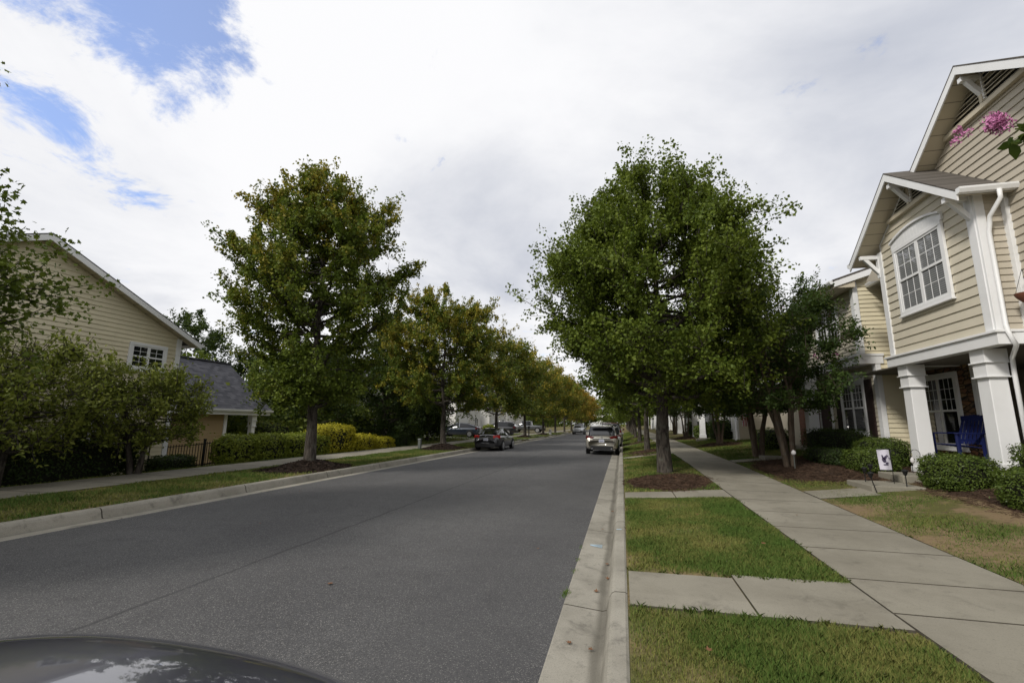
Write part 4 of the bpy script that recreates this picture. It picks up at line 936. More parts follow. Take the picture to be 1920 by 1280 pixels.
for i, (dy, lab) in enumerate([(12.6, 'third townhouse from the near gabled bay along the right sidewalk'), (25.2, 'fourth townhouse along the right sidewalk'), (37.8, 'fifth townhouse along the right sidewalk'), (50.4, 'sixth townhouse along the right sidewalk'), (66, 'farthest townhouse along the right sidewalk')]):
    o = copy_tree(C0); o.location.y += dy; o.location.z += .06; o['label'] = lab
# ------------------------------------------------------------------ house on the left
Lh = wthing('house', 'left cream house with plain street gable and slate porch wing', 'house', (-17, 10, -.2))
xl = -15.0; ya = 8.25; za = 6.50; hp = .455; yE = 12.55
g = MB(); zz = lambda y: za-.16-hp*abs(y-ya)
lap(g, (xl, 0, 0), PY, PX, [(3.9, -.35), (yE, -.35), (yE, zz(yE)), (ya, zz(ya)), (3.9, zz(3.9))], .135, .022); g.build('gable_wall', M['siding_left'], Lh)
g = MB(); g.box(-27, xl-.02, 3.9, yE, -.4, 4.2); g.poly([(xl-.02, 3.9, 4.1), (xl-.02, yE, 4.1), (xl-.02, ya, za-.2)]); g.build('inner_wall', M['siding_left'], Lh)
boards(Lh, 'corner_board', [[(xl-.04, xl+.045, yE-.14, yE+.03, -.35, zz(yE))], [(xl-.04, xl+.045, 3.87, 4.02, -.35, zz(3.9))]])
g = MB()
for s in (-1, 1): prism(g, [(xl+.38, ya, za), (xl+.38, ya+s*4.82, za-hp*4.82), (xl+.38, ya+s*4.82, za-.03-hp*4.82), (xl+.38, ya, za-.03)], (-12.6, 0, 0))
rf = g.build('roof', M['shingle'], Lh)
g = MB()
for s in (-1, 1): prism(g, [(xl+.375, ya, za-.03), (xl+.375, ya+s*4.82, za-.03-hp*4.82), (xl+.375, ya+s*4.82, za-.20-hp*4.82), (xl+.375, ya, za-.20)], (-.03, 0, 0))
g.build('fascia', M['white'], rf)
g = MB()
for s in (-1, 1): prism(g, [(xl+.34, ya, za-.05), (xl+.34, ya+s*4.78, za-.05-hp*4.78), (xl+.34, ya+s*4.78, za-.15-hp*4.78), (xl+.34, ya, za-.15)], (-.36, 0, 0))
g.build('soffit', M['soffit'], rf)
g = MB(); gutter(g, (xl+.38, ya+4.82, za-hp*4.82-.02), (xl-12, ya+4.82, za-hp*4.82-.02), Vector((0, 1, 0))); g.build('gutter', M['white'], Lh)
g = MB(); g.tube([(xl+.08, yE-.6, -.3), (xl+.08, yE-.6, 1.2)], .02, 6); g.build('cable', M['black'], Lh)
window(Lh, (xl+.02, 0, 0), PY, PX, 10.95, 12.0, 3.25, 3.95, 2, 2, 2, .09, 'pane_dark')
window(Lh, (xl+.02, 0, 0), PY, PX, 9.5, 10.8, .7, 1.85, 2, 2, 2, .09, 'pane_dark'); window(Lh, (xl+.02, 0, 0), PY, PX, 5.4, 6.7, .7, 1.85, 2, 2, 2, .09, 'pane_dark')
# wing
g = MB(); lap(g, (-17.0, 0, 0), PY, PX, [(yE, -.4), (16.8, -.4), (16.8, 2.0), (yE, 2.0)], .135, .022); g.build('wing_wall', M['siding_warm'], Lh)
g = MB(); g.box(-22, -17.02, yE, 16.8, -.4, 2.0); g.build('wing_inner_wall', M['siding_left'], Lh)
g = MB(); g.box(-17.04, -16.95, 16.7, 16.86, -.4, 2.0); g.build('wing_corner_board', M['white'], Lh)
g = MB(); prism(g, [(-16.45, 12.7, 2.12), (-19.3, 12.7, 4.42), (-19.3, 12.7, 4.36), (-16.45, 12.7, 2.06)], (0, 6.2, 0)); prism(g, [(-22.1, 12.7, 2.12), (-22.1, 12.7, 2.06), (-19.3, 12.7, 4.36), (-19.3, 12.7, 4.42)], (0, 6.2, 0))
wr = g.build('porch_roof', M['shingle'], Lh)
g = MB(); g.box(-19.42, -19.18, 12.7, 18.92, 4.40, 4.46); g.build('ridge', M['shingle'], wr)
g = MB(); gutter(g, (-16.46, 12.7, 2.1), (-16.46, 18.9, 2.1), Vector((1, 0, 0))); g.box(-16.95, -16.5, 12.7, 18.85, 1.86, 2.0); g.build('eave_board', M['white'], wr)
column(Lh, -16.8, 18.1, -.4, 1.86, .22, 'porch_post')
g = MB(); g.box(-22, -16.6, 16.8, 18.4, -.4, -.1); g.build('porch_floor', M['concrete'], Lh)
# black fence
F = wthing('fence', 'black metal picket fence with a taller corner post by the left hedge', 'fence', (-14.1, 13.2, 0))
def fence_run(a, b, h, n):
    a, b = Vector(a), Vector(b); g = MB(); z = Vector((0, 0, 1))
    for q in (.12, h-.06): g.bar(a+z*q, b+z*q, .03, .03)
    r = g.build('rail', M['black'], F)
    g = MB()
    for i in range(1, n): p = a+(b-a)*i/n; g.bar(p+z*.03, p+z*h, .016, .016, (0, 1, 0))
    g.build('pickets', M['black'], F)
fence_run((-14.1, 13.2, .0), (-14.1, 14.6, .05), .88, 14); fence_run((-14.1, 13.2, .0), (-16.9, 12.9, -.25), .86, 26)
g = MB(); g.bar((-14.1, 13.2, -.1), (-14.1, 13.2, .95), .06, .06, (0, 1, 0)); g.bar((-14.1, 13.2, .95), (-14.1, 13.2, .98), .075, .075, (0, 1, 0)); g.build('post', M['black'], F)
# ------------------------------------------------------------------ far houses on the left and at the end
def plain_house(label, x, y, W, L, face=PX, m='siding_white', group='pale houses behind the left trees'):
    h = wthing('house', label, 'house', (x-W/2, y+L/2, .2), group); z0, z1 = -.2, 5.2
    g = MB(); lap(g, (x, 0, 0), PY, PX, [(y, z0), (y+L, z0), (y+L, z1), (y+L/2, z1+2.4), (y, z1)], .15); lap(g, (x-W, y, 0), PX, NY, [(0, z0), (W, z0), (W, z1), (0, z1)], .15)
    g.build('wall', M[m], h)
    g = MB(); g.box(x-W, x-.02, y+.02, y+L, z0, z1-.05); g.build('inner_wall', M[m], h)
    g = MB(); p = 2.4/(L/2)
    for s in (-1, 1): prism(g, [(x+.4, y+L/2, z1+2.55), (x+.4, y+L/2+s*(L/2+.4), z1+2.55-p*(L/2+.4)), (x+.4, y+L/2+s*(L/2+.4), z1+2.4-p*(L/2+.4)), (x+.4, y+L/2, z1+2.4)], (-W-.8, 0, 0))
    g.build('roof', M['shingle'], h)
    for yy_ in (y+1.2, y+L-2.7):
        window(h, (x+.02, 0, 0), PY, PX, yy_, yy_+1.4, 3.2, 4.5, 2, 2, 2, .1); 
    window(h, (x+.02, 0, 0), PY, PX, y+L-2.7, y+L-1.3, .8, 2.2, 2, 2, 2, .1)
    g = MB(); fbox(g, (x+.02, 0, 0), PY, PX, y+1, y+4.6, z0+.2, z0+2.4, 0, .02)
    for k in range(4): fbox(g, (x+.02, 0, 0), PY, PX, y+1.06, y+4.54, z0+.25+.54*k, z0+.72+.54*k, .02, .035)
    g.build('garage_door', M['door_white'], h)
    return h
H0 = plain_house('white sided house with garage behind the dark trees, nearest of the far left houses', -19.5, 38.5, 9, 10)
for lab, y in (('white house beside the white roofed car on the left', 52.5), ('pale house behind the grey pickup', 67), ('pale house farthest along the left side', 83)):
    o = copy_tree(H0); o.location.y += y-38.5; o['label'] = lab
EH = plain_house('small white gabled house closing the far end of the street', 0, 0, 6, 8, group=None)
EH.rotation_euler.z = R_(-90); EH.location = (-12, 236, .6)
# ------------------------------------------------------------------ vehicles
def car(label, name, kind, pm, loc, rz, scale=.925, glass='carglass', rimm='rim', tail='tail', cat='car', sub=1, plate=True, group=None, rack=False):
    root = thing(name, label, cat, loc, rz, group); root.scale = (scale,)*3
    if kind == 'sedan':
        L, W, Hh, wr = 4.63, .9, 1.42, .325
        ST = [(-2.31, .60, .40, .60, .66), (-2.27, .76, .30, .74, .86), (-2.18, .82, .25, .84, 1.02), (-1.9, .87, .22, .90, 1.07), (-1.2, .90, .2, .93, 1.04), (0, .90, .2, .91, .98), (.9, .9, .2, .89, .98), (1.5, .88, .2, .84, .92), (1.95, .83, .22, .75, .82), (2.2, .72, .27, .63, .70), (2.3, .55, .34, .5, .56)]
        GH = [(-1.95, .62, .60, 1.04, 1.06), (-1.55, .70, .57, 1.0, 1.22), (-.95, .76, .57, .95, 1.39), (-.2, .78, .58, .93, 1.42), (.35, .77, .56, .92, 1.38), (.85, .75, .58, .93, 1.18), (1.32, .70, .64, .93, .96)]
        axl = (-1.36, 1.34); pill = [(1, 2), (3, 3), (4, 6)]
    elif kind == 'suv':
        L, W, Hh, wr = 4.89, .945, 1.70, .37
        ST = [(-2.44, .74, .45, .78, .82), (-2.40, .86, .36, .95, 1.02), (-2.30, .91, .30, 1.04, 1.10), (-1.9, .935, .26, 1.06, 1.10), (-1.0, .945, .25, 1.06, 1.08), (0, .945, .25, 1.05, 1.07), (.9, .945, .25, 1.03, 1.08), (1.6, .92, .26, .97, 1.06), (2.1, .87, .3, .90, 1.01), (2.36, .76, .38, .80, .92), (2.44, .64, .45, .62, .70)]
        GH = [(-2.26, .80, .66, 1.06, 1.12), (-2.05, .83, .66, 1.05, 1.45), (-1.85, .85, .65, 1.04, 1.64), (-1.0, .86, .65, 1.03, 1.70), (0, .86, .64, 1.02, 1.69), (.45, .85, .62, 1.02, 1.62), (.95, .83, .66, 1.04, 1.34), (1.35, .78, .70, 1.04, 1.08)]
        axl = (-1.42, 1.40); pill = [(1, 3), (4, 4), (5, 7)]
    else:
        L, W, Hh, wr = 5.6, .98, 1.85, .40
        ST = [(-2.8, .86, .55, 1.0, 1.0), (-2.75, .95, .45, 1.14, 1.14), (-1.5, .97, .4, 1.15, 1.15), (-.6, .98, .4, 1.15, 1.15), (.4, .98, .4, 1.12, 1.16), (1.2, .98, .4, 1.1, 1.17), (2.0, .95, .4, 1.06, 1.14), (2.6, .88, .45, .96, 1.02), (2.78, .74, .5, .75, .8)]
        GH = [(-.75, .84, .74, 1.12, 1.2), (-.65, .86, .72, 1.12, 1.8), (.1, .88, .72, 1.1, 1.85), (.75, .87, .7, 1.1, 1.78), (1.25, .85, .76, 1.12, 1.4), (1.5, .82, .78, 1.12, 1.2)]
        axl = (-1.75, 1.75); pill = [(1, 1), (2, 2), (3, 5)]
    g = MB(); pts = []
    for (y, w, zb, zs, zt) in ST:
        h = [(w*.55, zb), (w*.88, zb+.01), (w*.98, zb+.14), (w, zb+(zs-zb)*.55), (w*.985, zs-.09), (w*.93, zs), (w*.75, zs+(zt-zs)*.6), (w*.35, zt)]
        sec = [(x, y, z) for x, z in h]+[(-x, y, z) for x, z in h[::-1]]
        pts += sec
    n = 16; g.grid(pts, len(ST), n, closed=True); m_ = len(ST)
    g.f.append(tuple(range(n))[::-1]); g.m.append(0); g.f.append(tuple((m_-1)*n+k for k in range(n))); g.m.append(0)
    g.build('body', M[pm], root, smooth=True, sub=sub)
    g = MB(); pts = []; rows = []
    for (y, wb, wt, z0, z1) in GH:
        h = [(wb, z0-.03), (wb*.98, z0+.02), (wt+(wb-wt)*.12, z1-.07), (wt*.93, z1-.015), (wt*.5, z1)]
        sec = [(x, y, z) for x, z in h]+[(-x, y, z) for x, z in h[::-1]]; pts += sec; rows.append(sec)
    k = 10; g.grid(pts, len(GH), k, closed=True)
    g.f.append(tuple(range(k))[::-1]); g.m.append(0); g.f.append(tuple((len(GH)-1)*k+q for q in range(k))); g.m.append(0)
    g.build('windows', M[glass], root, smooth=True)
    # roof skin where the top is near level, then pillars
    g = MB()
    lev = [i for i in range(len(GH)-1) if abs(GH[i+1][4]-GH[i][4])/(GH[i+1][0]-GH[i][0]) < .22]
    for i in lev:
        for j in range(2, 7): g.poly([tuple(np.array(rows[i+a][j+b])+np.array([0, 0, .012])) for a, b in ((0, 0), (1, 0), (1, 1), (0, 1))])
    g.build('roof', M[pm], root, smooth=True)
    for s in (0, 1):
        g = MB()
        for a, b in pill:
            ia, ib = (a, b)
            A_ = rows[ia][2] if s == 0 else rows[ia][7]; lo = rows[ib if ib != ia else ia][1] if s == 0 else rows[ib if ib != ia else ia][8]
            if a < len(GH)//2 and b != a: A_ = rows[b][2] if s == 0 else rows[b][7]; lo = rows[a-1][1] if s == 0 else rows[a-1][8]
            g.tube([A_, lo], .035, 6)
        g.build('pillar', M[pm] if kind != 'x' else M['plastic'], root)
    for yv in axl:
        for s in (-1, 1):
            x = s*(W-.10)
            g = MB(); g.cyl((x, yv, wr), (1, 0, 0), wr, .22, 26); w_ = g.build('wheel', M['rubber'], root, bevel=.02)
            g = MB(); g.cyl((x+s*.112, yv, wr), (1, 0, 0), wr*.66, .012, 22)
            for a in range(5):
                th = a*1.2566; g.bar((x+s*.122, yv, wr), (x+s*.122, yv+math.cos(th)*wr*.62, wr+math.sin(th)*wr*.62), .06, .02, (1, 0, 0))
            g.build('rim', M[rimm], w_)
            g = MB(); g.tube([(s*(W-.035), yv+math.cos(a)*(wr+.045), max(wr+math.sin(a)*(wr+.045), .2)) for a in np.linspace(-.3, math.pi+.3, 14)], .04, 6); g.build('wheel_arch', M['plastic'], root, smooth=True)
    yr = ST[0][0]; yf = ST[-1][0]
    for s in (-1, 1):
        g = MB()
        if kind == 'sedan':
            g.hexa([(s*.48, yr+.02, .80), (s*.86, yr+.24, .80), (s*.87, yr+.34, .80), (s*.48, yr+.1, .80), (s*.44, yr+.06, .97), (s*.82, yr+.22, .99), (s*.84, yr+.36, .99), (s*.44, yr+.14, .97)])
        elif kind == 'suv':
            g.hexa([(s*.50, yr+.0, .93), (s*.88, yr+.1, .90), (s*.93, yr+.34, .92), (s*.50, yr+.1, .93), (s*.42, yr+.03, 1.02), (s*.86, yr+.06, 1.10), (s*.91, yr+.34, 1.08), (s*.42, yr+.1, 1.02)])
        else: g.box(s*.8 if s > 0 else -.94, .94 if s > 0 else -.8, yr-.01, yr+.06, .8, 1.08)
        g.build('tail_light', M[tail], root, bevel=.01)
        g = MB(); zf = ST[-2][3]; g.hexa([(s*.42, yf-.08, zf-.14), (s*.72, yf-.25, zf-.12), (s*.74, yf-.35, zf-.1), (s*.42, yf-.2, zf-.12), (s*.42, yf-.12, zf-.03), (s*.72, yf-.27, zf), (s*.76, yf-.36, zf+.02), (s*.42, yf-.2, zf-.02)]); g.build('headlight', M['lamp'], root, bevel=.01)
        g = MB(); my = GH[-2][0]-.12; g.box(s*(W+.02) if s > 0 else -(W+.18), W+.18 if s > 0 else -(W+.02), my-.05, my+.06, GH[-2][3]+.02, GH[-2][3]+.17); g.bar((s*(W-.12), my, GH[-2][3]), (s*(W+.06), my, GH[-2][3]+.06), .04, .03); g.build('mirror', M[pm], root, bevel=.02)
        g = MB()
        for yy_ in (GH[len(GH)//2][0]-.55, GH[len(GH)//2][0]+.4): g.bar((s*(W*.985+.012), yy_-.1, ST[4][3]-.13), (s*(W*.985+.012), yy_+.1, ST[4][3]-.13), .03, .03)
        g.build('handle', M['chrome'], root)
    zb = ST[1][2]
    g = MB(); g.box(-.62, .62, yr-.02, yr+.12, zb-.06, zb+.16); g.build('rear_bumper', M['plastic'], root, bevel=.02)
    g = MB(); g.box(-.58, .58, yf-.14, yf+.01, ST[-2][2]-.06, ST[-2][2]+.15); g.build('front_bumper', M['plastic'], root, bevel=.02)
    if kind != 'pickup':
        zp = .73 if kind == 'sedan' else .80
        g = MB(); g.bar((-.5, yr-.012, zp+.12), (.5, yr-.012, zp+.12), .02, .03); g.build('chrome_strip', M['chrome'], root)
        g = MB(); g.tube([(.06*math.cos(a), yr+.02, zp+.22+.04*math.sin(a)) for a in np.linspace(0, 6.28, 13)], .008, 5); g.bar((-.03, yr+.02, zp+.20), (.03, yr+.02, zp+.24), .012, .012); g.build('emblem', M['chrome'], root)
        if plate:
            g = MB(); g.box(-.155, .155, yr-.03, yr-.012, zp-.08, zp+.08); p = g.build('number_plate', M['plate'], root)
            g = MB()
            for q in range(6): g.box(-.125+.043*q, -.10+.043*q, yr-.034, yr-.0305, zp-.035, zp+.03)
            g.build('characters', M['plate_ink'], p)
    if kind == 'suv':
        g = MB(); g.box(-.42, .42, yr-.014, yr+.05, .34, .40)
        for s in (-1, 1): g.cyl((s*.55, yr-.0, .36), (0, 1, 0), .045, .08, 10)
        g.build('exhaust_trim', M['chrome'], root)
        g = MB()
        for s in (-1, 1): g.tube([(s*.60, -1.7, 1.66), (s*.60, -1.6, 1.73), (s*.60, .1, 1.74), (s*.60, .25, 1.68)], .018, 6)
        g.build('roof_rail', M['chrome'], root, smooth=True)
        g = MB(); g.hexa([(-.56, -2.28, 1.60), (.56, -2.28, 1.60), (.6, -1.95, 1.655), (-.6, -1.95, 1.655), (-.56, -2.28, 1.635), (.56, -2.28, 1.635), (.6, -1.95, 1.69), (-.6, -1.95, 1.69)]); g.build('spoiler', M[pm], root, bevel=.01)
    if kind == 'pickup':
        g = MB(); g.box(-.82, .82, -2.68, -.8, .7, 1.155); g.build('load_bed', M['plastic'], root)
    return root
car('champagne silver crossover parked at the right kerb, seen from behind', 'parked_car', 'suv', 'p_champ', (-1.08, 27.35, 0), 0)
car('silver hatchback half hidden in front of the champagne crossover', 'parked_car', 'suv', 'p_silver', (-.86, 33.8, 0), 0, .86)
car('maroon utility vehicle with tall roof ahead of the silver cars', 'parked_car', 'suv', 'p_red', (-.95, 41.5, 0), 0, 1.03)
car('charcoal sedan with red tail lights parked on the left side', 'parked_car', 'sedan', 'p_char', (-7.75, 28.1, 0), 0, .925, tail='tail_bright')
car('dark navy sedan standing sideways in the left driveway', 'parked_car', 'sedan', 'p_navy', (-15.6, 43.2, .24), R_(90), .95)
car('black crossover reflecting the sky in the second left driveway', 'parked_car', 'suv', 'p_black', (-14.2, 53.0, .24), R_(90), .9)
car('grey pickup truck standing in the third left driveway', 'pickup_truck', 'pickup', 'p_grey', (-14.0, 69, .24), R_(90), .95, cat='truck')
car('silver utility vehicle far down the road facing the camera', 'parked_car', 'suv', 'p_silver', (-6.5, 73, 0), R_(180), 1.0)
car('glossy graphite bonnet of a car in the lower left corner', 'parked_car', 'suv', 'p_char2', (-1.33, -.985, 0), 0, 1.0, sub=2)
# ------------------------------------------------------------------ mulch rings, straw, lawns
def mound(name, label, c, rx, ry, h, m, n_str, sl, seed, strand):
    rng = np.random.default_rng(seed); g = MB(); pts = []; nr, na = 9, 40
    for i in range(nr):
        r = i/(nr-1)
        for j in range(na):
            a = 2*math.pi*j/na; k = r*(1+.10*math.sin(3*a+seed)+.06*math.sin(7*a)); x, y = c[0]+rx*k*math.cos(a), c[1]+ry*k*math.sin(a)
            pts.append((x, y, gz(x, y)+.006+h*(math.cos(r*math.pi)*.5+.5)+(rng.normal(0, .012) if r < .95 else -.01)))
    g.grid(pts, nr, na, closed=True); o = g.build(name, M[m], smooth=True)
    tag(o, label, 'mulch', kind='stuff')
    r = np.sqrt(rng.uniform(0, 1, n_str))*1.0+np.abs(rng.normal(0, .07, n_str)); a = rng.uniform(0, 6.283, n_str); k = r*(1+.10*np.sin(3*a+seed)+.06*np.sin(7*a))
    X, Y = c[0]+rx*k*np.cos(a), c[1]+ry*k*np.sin(a); Z = np.array([gz(x, y) for x, y in zip(X, Y)])+.012+h*(np.cos(np.minimum(r, 1)*np.pi)*.5+.5)+rng.uniform(0, .02, n_str)
    d = nrm(rng.normal(0, 1, (n_str, 3))*np.array([1, 1, .25])); s = nrm(np.cross(d, rng.normal(0, 1, (n_str, 3)))); P = np.stack([X, Y, Z], 1); w = strand
    V = np.stack([P-d*sl-s*w, P+d*sl-s*w, P+d*sl+s*w, P-d*sl+s*w], 1)
    st = fast(name+'_strands', V, 4, M['straw2'] if m == 'straw' else M['mulch2'], o)
    return o
M['straw2'] = mat('straw_needles', rough=.9, spec=.1, fn=varied((.105, .066, .044), (.055, .036, .026), 9))
M['mulch2'] = mat('mulch_chips', rough=.9, spec=.1, fn=varied((.05, .035, .027), (.022, .016, .013), 9))
mound('mulch_mound', 'dark mulch mound round the big left maple', (-9.72, 13.0), 1.15, 1.75, .26, 'mulch', 2600, .035, 1, .012)
mound('mulch_mound', 'dark mulch mound round the second left maple', (-9.95, 24.9), 1.15, 2.2, .28, 'mulch', 1500, .045, 2, .015)
for i, y in enumerate([36.2, 47.4, 58.8]): mound('mulch_mound', ['third', 'fourth', 'fifth'][i]+' dark mulch mound along the left verge', (-9.9, y), 1.1, 1.8, .26, 'mulch', 300, .06, 3+i, .02)
mound('pine_straw_ring', 'red pine straw ring round the wide right maple', (1.08, 12.3), 1.02, 1.5, .07, 'straw', 7000, .06, 11, .003)
for i, y in enumerate([24.2, 34.6, 45]): mound('pine_straw_ring', ['second', 'third', 'fourth'][i]+' pine straw ring along the right verge', (1.1, y-1), .95, 1.9, .06, 'straw', 1500 if i == 0 else 500, .08, 12+i, .006)
mound('pine_straw_bed', 'pine straw bed before the dark hedge and crepe myrtle', (5.4, 14.4), 1.75, 3.1, .05, 'straw', 9000, .06, 21, .0035)
mound('pine_straw_bed', 'pine straw under the boxwoods near the right edge', (6.3, 9.6), .95, 2.6, .05, 'straw', 3600, .06, 22, .0035)
mound('pine_straw_bed', 'straw ring round the crepe myrtle on the bright lawn', (5.0, 26.4), 1.0, 1.5, .05, 'straw', 800, .07, 23, .006)
mound('pine_straw_bed', 'straw bed beyond the bright lawn', (5.2, 36.0), 1.4, 3.4, .05, 'straw', 900, .09, 24, .008)
def in_rings(x, y):
    return (((x-1.08)/1.0)**2+((y-12.3)/1.45)**2 < 1) | (((x-5.4)/1.7)**2+((y-14.4)/3.0)**2 < 1) | (((x-6.3)/.95)**2+((y-9.6)/2.6)**2 < 1) | (((x-5)/1.)**2+((y-26.4)/1.5)**2 < 1) | (((x+9.72)/1.1)**2+((y-13)/1.7)**2 < 1) | (((x+9.95)/1.1)**2+((y-24.9)/2.1)**2 < 1)
def patch(x, y, s=0):
    return np.sin(x*2.1+y*1.3+s)*np.cos(y*1.7-x*.9+2*s)+.6*np.sin(x*4.3-y*3.1+s)*np.cos(y*3.7+1.3)
def grass(label, x0, x1, y0, y1, dens, h, w, seed, thin=None, wild=0):
    rng = np.random.default_rng(seed); n = int((x1-x0)*(y1-y0)*dens)
    X = rng.uniform(x0, x1, n); Y = rng.uniform(y0, y1, n); ok = ~in_rings(X, Y)
    if x0 >= 0 and x1 <= 2.1:
        for a, b in ((4.2, 5.16), (9.86, 10.75), (20.6, 21.55), (32, 33), (43, 44)): ok &= ~((Y > a+.005) & (Y < b))
    pk = patch(X, Y, seed*.3)
    if thin is not None: ok &= rng.uniform(0, 1, n) < np.clip(thin+pk*.45, .03, 1)
    if x0 >= 0 and x1 <= 2.1:   # worn edges next to the concrete
        e = np.minimum.reduce([np.abs(Y-c) for c in (4.2, 5.14, 9.86)]+[X-.0, 2.05-X+.05]); ok &= rng.uniform(0, 1, n) < np.clip(.25+e*4.5+.35*patch(X*2, Y*2, 1), 0.08, 1)
    X, Y, pk = X[ok], Y[ok], pk[ok]; n = len(X); Z = np.array([gz(a, b) for a, b in zip(X, Y)])
    hh = h*rng.uniform(.45, 1.25, n)*(1+.3*np.clip(pk, -1, 1)); a = rng.uniform(0, 6.283, n); b = rng.uniform(0, 6.283, n); le = rng.uniform(.1, .85, n)
    P = np.stack([X, Y, Z], 1); s = np.stack([np.cos(a), np.sin(a), 0*a], 1)*w; t = np.stack([np.cos(b)*le, np.sin(b)*le, np.ones(n)], 1)*hh[:, None]; mid = np.stack([np.cos(b)*le*.3, np.sin(b)*le*.3, np.full(n, .6)], 1)*hh[:, None]
    V = np.stack([P-s, P+s, P+mid+s*.7, P+t, P+mid-s*.7], 1)
    vr = np.clip(rng.uniform(0, 1, n)*.75+.25*(pk < -.3), 0, 1)
    return tag(fast('lawn_grass', V, 5, M['grass'], None, {'vary': vr, 'tint': vr}), label, 'grass', kind='stuff')
grass('mown grass strip between kerb and sidewalk, nearest part', .012, 2.04, 2.0, 4.19, 19000, .042, .0022, 1, .92)
grass('mown grass strip between the two concrete connecting paths', .012, 2.04, 5.14, 9.86, 12000, .042, .0027, 2, .94)
grass('grass strip on the right verge beyond the straw ring', .012, 2.04, 10.7, 30, 1300, .055, .007, 3, .95)
grass('grass strip far along the right verge', .012, 2.04, 30, 75, 300, .07, .014, 4, .95)
grass('patchy thin grass of the near front yard', 3.62, 6.3, 2.5, 12.2, 4600, .035, .003, 5, .46)
grass('grass of the right yards beyond the straw bed', 3.62, 6.4, 11.5, 19, 900, .05, .006, 6, .8)
grass('bright lawn before the sunlit townhouse wall', 3.62, 7.4, 19, 34, 500, .055, .01, 7, .98)
grass('left verge grass between kerb and sidewalk', -11.08, -8.76, 1.5, 30, 1000, .06, .008, 8, .97)
grass('left verge grass further along', -11.08, -8.76, 30, 75, 180, .08, .018, 9, .97)
grass('grass edge behind the left sidewalk', -14.2, -12.92, 3, 30, 500, .06, .009, 10, .9)
grass('grass of the far left front yards', -20, -12.95, 30, 62, 90, .09, .02, 11, .95)
rng = np.random.default_rng(77); cs = []
for q in range(70):
    e = rng.integers(0, 4); t = rng.uniform(0, 1)
    c = [(2.045, 2+t*8), (.03+2*t, 4.19), (.03+2*t, 5.15), (3.61, 3+t*7)][e]
    if e == 0 and (4.15 < c[1] < 5.2): continue
    n = rng.integers(6, 22); cs.append(np.array([c[0], c[1], 0])+rng.normal(0, 1, (n, 3))*np.array([.022, .022, 0])*(1.6 if n > 24 else 1))
P = np.concatenate(cs); P[:, 2] = [gz(a, b)+.004 for a, b in P[:, :2]]
a = rng.uniform(0, 6.283, len(P)); le = rng.uniform(.3, 1.3, len(P)); hh = rng.uniform(.02, .048, len(P))[:, None]
s_ = np.stack([-np.sin(a), np.cos(a), 0*a], 1)*.0026; t_ = np.stack([np.cos(a)*le, np.sin(a)*le, np.ones(len(P))], 1)*hh; m_ = np.stack([np.cos(a)*le*.3, np.sin(a)*le*.3, np.full(len(P), .6)], 1)*hh
vr = rng.uniform(0, .8, len(P))
tag(fast('grass_tufts', np.stack([P-s_, P+s_, P+m_+s_*.7, P+t_, P+m_-s_*.7], 1), 5, M['grass'], None, {'vary': vr, 'tint': vr}), 'ragged grass tufts creeping over the path edges', 'grass', kind='stuff')
# ------------------------------------------------------------------ walk to the porch, steps, small garden things
g = MB()
slab(g, 3.61, 4.66, 10.1, 10.95, lambda x, y: gz(x, y)+.03); g.build('garden_path', [M['concrete'], M['joint']])
tag(bpy.data.objects['garden_path'], 'short concrete walk from sidewalk to the porch step', 'path', kind='structure')
g = MB(); g.box(4.65, 5.55, 10.45, 11.5, .2, .50); tag(g.build('concrete_step', M['concrete'], bevel=.015), 'low concrete landing step at the end of the walk', 'step', group='concrete steps to the porch')
g = MB(); g.box(5.55, 6.5, 11.2, 12.15, .2, .64); tag(g.build('concrete_step', M['concrete'], bevel=.015), 'higher concrete step beside the left porch column', 'step', group='concrete steps to the porch')
g = MB(); g.box(4.55, 5.4, 16.9, 17.6, .2, .62); tag(g.build('concrete_step', M['concrete'], bevel=.015), 'grey concrete step by the thick stemmed crepe myrtle', 'step')
g = MB(); g.box(4.6, 5.2, 31.2, 31.9, .2, .74); tag(g.build('concrete_step', M['concrete'], bevel=.015), 'pale step in the straw bed beyond the bright lawn', 'step')
slab_g = MB(); slab(slab_g, 3.61, 4.54, 16.9, 17.7, lambda x, y: gz(x, y)+.03); tag(slab_g.build('garden_path', [M['concrete'], M['joint']]), 'short walk to the grey step', 'path', kind='structure')
def path_light(x, y, lab, lean=(0, 0)):
    z = gz(x, y); o = wthing('path_light', lab, 'garden light', (x, y, z), 'black solar lights by the step')
    g = MB(); g.tube([(x, y, z-.05), (x+lean[0]*.3, y+lean[1]*.3, z+.3)], .009, 6); g.build('stake', M['black'], o)
    g = MB(); X, Y_ = x+lean[0]*.3, y+lean[1]*.3
    g.tube([(X, Y_, z+.28), (X, Y_, z+.30), (X, Y_, z+.36)], [.014, .03, .045], 10); g.tube([(X, Y_, z+.36), (X, Y_, z+.375), (X, Y_, z+.395)], [.058, .056, .02], 10); g.build('lamp_head', M['black'], o)
path_light(4.88, 11.2, 'black solar light left of the concrete step'); path_light(4.72, 10.42, 'leaning black solar light before the concrete step', (-.25, .1)); path_light(5.25, 10.5, 'black solar light right of the concrete step'); path_light(5.15, 11.55, 'black solar light behind the concrete step, under the flag')
